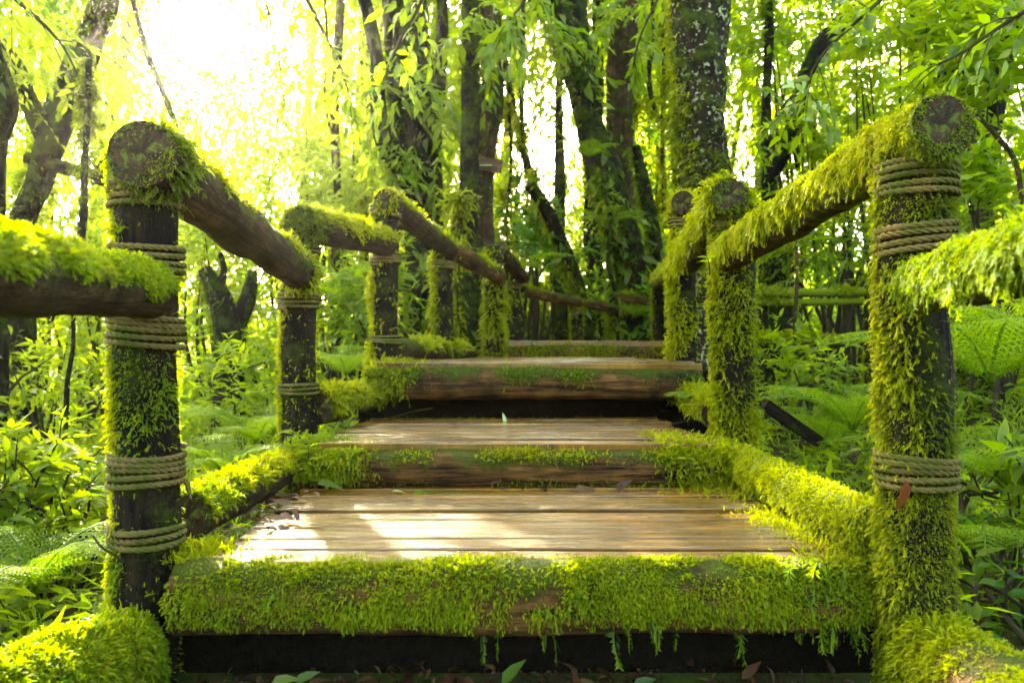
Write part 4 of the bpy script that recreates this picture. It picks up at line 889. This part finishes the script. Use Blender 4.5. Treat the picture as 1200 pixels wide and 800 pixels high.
def twig(label, a, b, r=.0035):
    m = (a+b)/2+rng.normal(size=3)*.008+UP*.006; g = G(); tube(g, [a, m, b], [r, r*.9, r*.6], 6, 9, .2, 30.); tag(build('fallen_twig', g, M['bark_brown'], loc=a), label, 'twig', 'fallen twigs on the steps')
twig('brown twig lying by the left kerb log end', W(312, 588, 2.1), W(348, 582, 2.16), .005)
twig('short bent twig by the litter under the kerb log', W(322, 600, 2.0), W(344, 604, 2.0), .005)
twig('thin twig on the right side of the wet boards', W(862, 592, 2.15), W(905, 594, 2.12), .005)
twig('twig leaning in the black hollow on the second step', W(452, 492, 3.14), W(508, 478, 3.16), .003)
twig('bare twig along the back right of the second step', W(780, 498, 3.02), W(818, 488, 3.1), .004)
twig('pale root-like twig on the moss of the second right post', W(856, 465, 2.55), W(876, 505, 2.55), .003)
twig('thin red-brown twig sticking out left of the front post foot', W(110, 628, 1.5), W(146, 658, 1.48), .003)
def seedling(label, P, h, n, L, mat='lime', tilt=(0, 0)):
    t = thing('seedling', label, 'plant', P, 'small seedlings sprouting from the moss'); e = P+np.array([tilt[0], tilt[1], h]); gs = G()
    tube(gs, [P, (P+e)/2+rng.normal(size=3)*.005, e], [.002, .0017, .001], 5, 8); build('stem', gs, M['twig'], t)
    u = rng.uniform(.35, 1, n)[:, None]; B = P*(1-u)+e*u; a = np.arange(n)*2.4+rng.random(); D = np.stack([np.cos(a), np.sin(a), .25+0*a], -1)
    g = G(); leaves(g, B, D, np.tile(UP, (n, 1))+rng.normal(size=(n, 3))*.3, L*rng.uniform(.7, 1.2, n), .5, True); build('leaves', g, M[mat], t)
for a in (('broad pale seedling at the left corner of the second step', W(362, 560, 2.34), .10, 7, .055), ('seedling at the foot of the second left post', W(345, 540, 2.55), .10, 6, .05),
          ('small green seedling on the rope of the left front post', W(166, 215, 1.46), .012, 4, .012, 'green'), ('leafy sprout on the front of the second right post', W(832, 322, 2.5), .05, 5, .045, 'green', (-.02, -.05)),
          ('little sprout at the moss edge right of the wet boards', W(930, 612, 1.95), .05, 5, .035), ('thin seedling beside the litter at the right end', W(1000, 632, 1.7), .055, 5, .03, 'green'),
          ('sprout on the second step log face at right', W(805, 560, 2.33), .06, 6, .045), ('sprout at the foot of the third right post', W(838, 418, 3.0), .08, 5, .06, 'green')):
    seedling(*a)

# ------------------------------------------------------------------ the little board on the twin trunk
t = thing('wooden_sign', 'small red-brown weathered board nailed beside the twin trunks', 'sign', W(575, 193, 6.48))
g = G(); c = W(574, 193, 6.48); 
ca, sa = math.cos(-.15), math.sin(-.15); hx, hz_ = .105, .055
cor = [c+np.array([ca*sx*hx-sa*sz*hz_, 0, sa*sx*hx+ca*sz*hz_]) for sx, sz in ((-1, -1), (1, -1), (1, 1), (-1, 1))]
V = cor+[v+np.array([0, .02, 0]) for v in cor]
g.add(V, np.array([(0,1,2,3),(7,6,5,4),(0,4,5,1),(1,5,6,2),(2,6,7,3),(3,7,4,0)]), np.array([(0,0),(0,.2),(.1,.2),(.1,0)]*2)); build('board', g, M['sign'], t, smooth=False)
g = G(); box(g, c+np.array([-.085, -.006, -.010]), c+np.array([.02, -.001, -.002])); build('worn_streak', g, M['pale'], t, smooth=False)

# ------------------------------------------------------------------ air, light, camera
SUN = nrm(np.array([-.40, 1.0, .46]))
el = math.asin(SUN[2]); az = math.atan2(SUN[0], SUN[1])
HAZE = .0007
if HAZE:
    g = G(); box(g, (-125, -63, -8.0), (125, 145, 14.0))
    m, nt = newmat('haze_air'); k = NT(nt)
    v = k.n('ShaderNodeVolumePrincipled'); v.inputs['Color'].default_value = (1., .93, .76, 1)
    v.inputs['Density'].default_value = HAZE; v.inputs['Anisotropy'].default_value = .84
    o = k.n('ShaderNodeOutputMaterial'); k.link(v.outputs[0], o.inputs['Volume'])
    hz = build('haze', g, m, smooth=False); tag(hz, kind='stuff')
w = bpy.data.worlds.new('World'); sc.world = w; w.use_nodes = True
nt = w.node_tree; nt.nodes.clear(); k = NT(nt)
sky = k.n('ShaderNodeTexSky', sky_type='NISHITA'); sky.sun_disc = False
sky.sun_elevation = el; sky.sun_rotation = az; sky.air_density = .8; sky.dust_density = 6.; sky.ozone_density = .6
bg = k.n('ShaderNodeBackground', i_Strength=.135); k.link(sky.outputs[0], bg.inputs[0])
o = k.n('ShaderNodeOutputWorld'); k.link(bg.outputs[0], o.inputs[0])
sl = bpy.data.lights.new('sun', 'SUN'); sl.energy = 5.; sl.angle = math.radians(.53); sl.color = (1, .94, .80)
so = bpy.data.objects.new('sun', sl); COL.objects.link(so); so.rotation_euler = Vector(SUN).to_track_quat('Z', 'Y').to_euler()
cam = bpy.data.cameras.new('camera'); cam.lens = 27.; cam.sensor_width = 36.; cam.shift_y = 10/1200
cam.clip_start = .02; cam.clip_end = 2000.
cam.dof.use_dof = True; cam.dof.focus_distance = 2.0; cam.dof.aperture_fstop = 4.5
co = bpy.data.objects.new('camera', cam); COL.objects.link(co); co.rotation_euler = (math.pi/2, 0, 0); sc.camera = co
vs = sc.view_settings; vs.view_transform = 'Standard'; vs.look = 'None'; vs.gamma = 1.; vs.exposure = EXPO; vs.use_curve_mapping = False
vs.use_white_balance = True; vs.white_balance_temperature = 7900; vs.white_balance_tint = -3
cy = sc.cycles; cy.use_denoising = True; cy.max_bounces = 8; cy.diffuse_bounces = 4; cy.glossy_bounces = 3; cy.transmission_bounces = 4; cy.volume_bounces = 0
cy.sample_clamp_indirect = 8.; cy.caustics_reflective = False; cy.caustics_refractive = False
cy.use_adaptive_sampling = True; cy.adaptive_threshold = .02
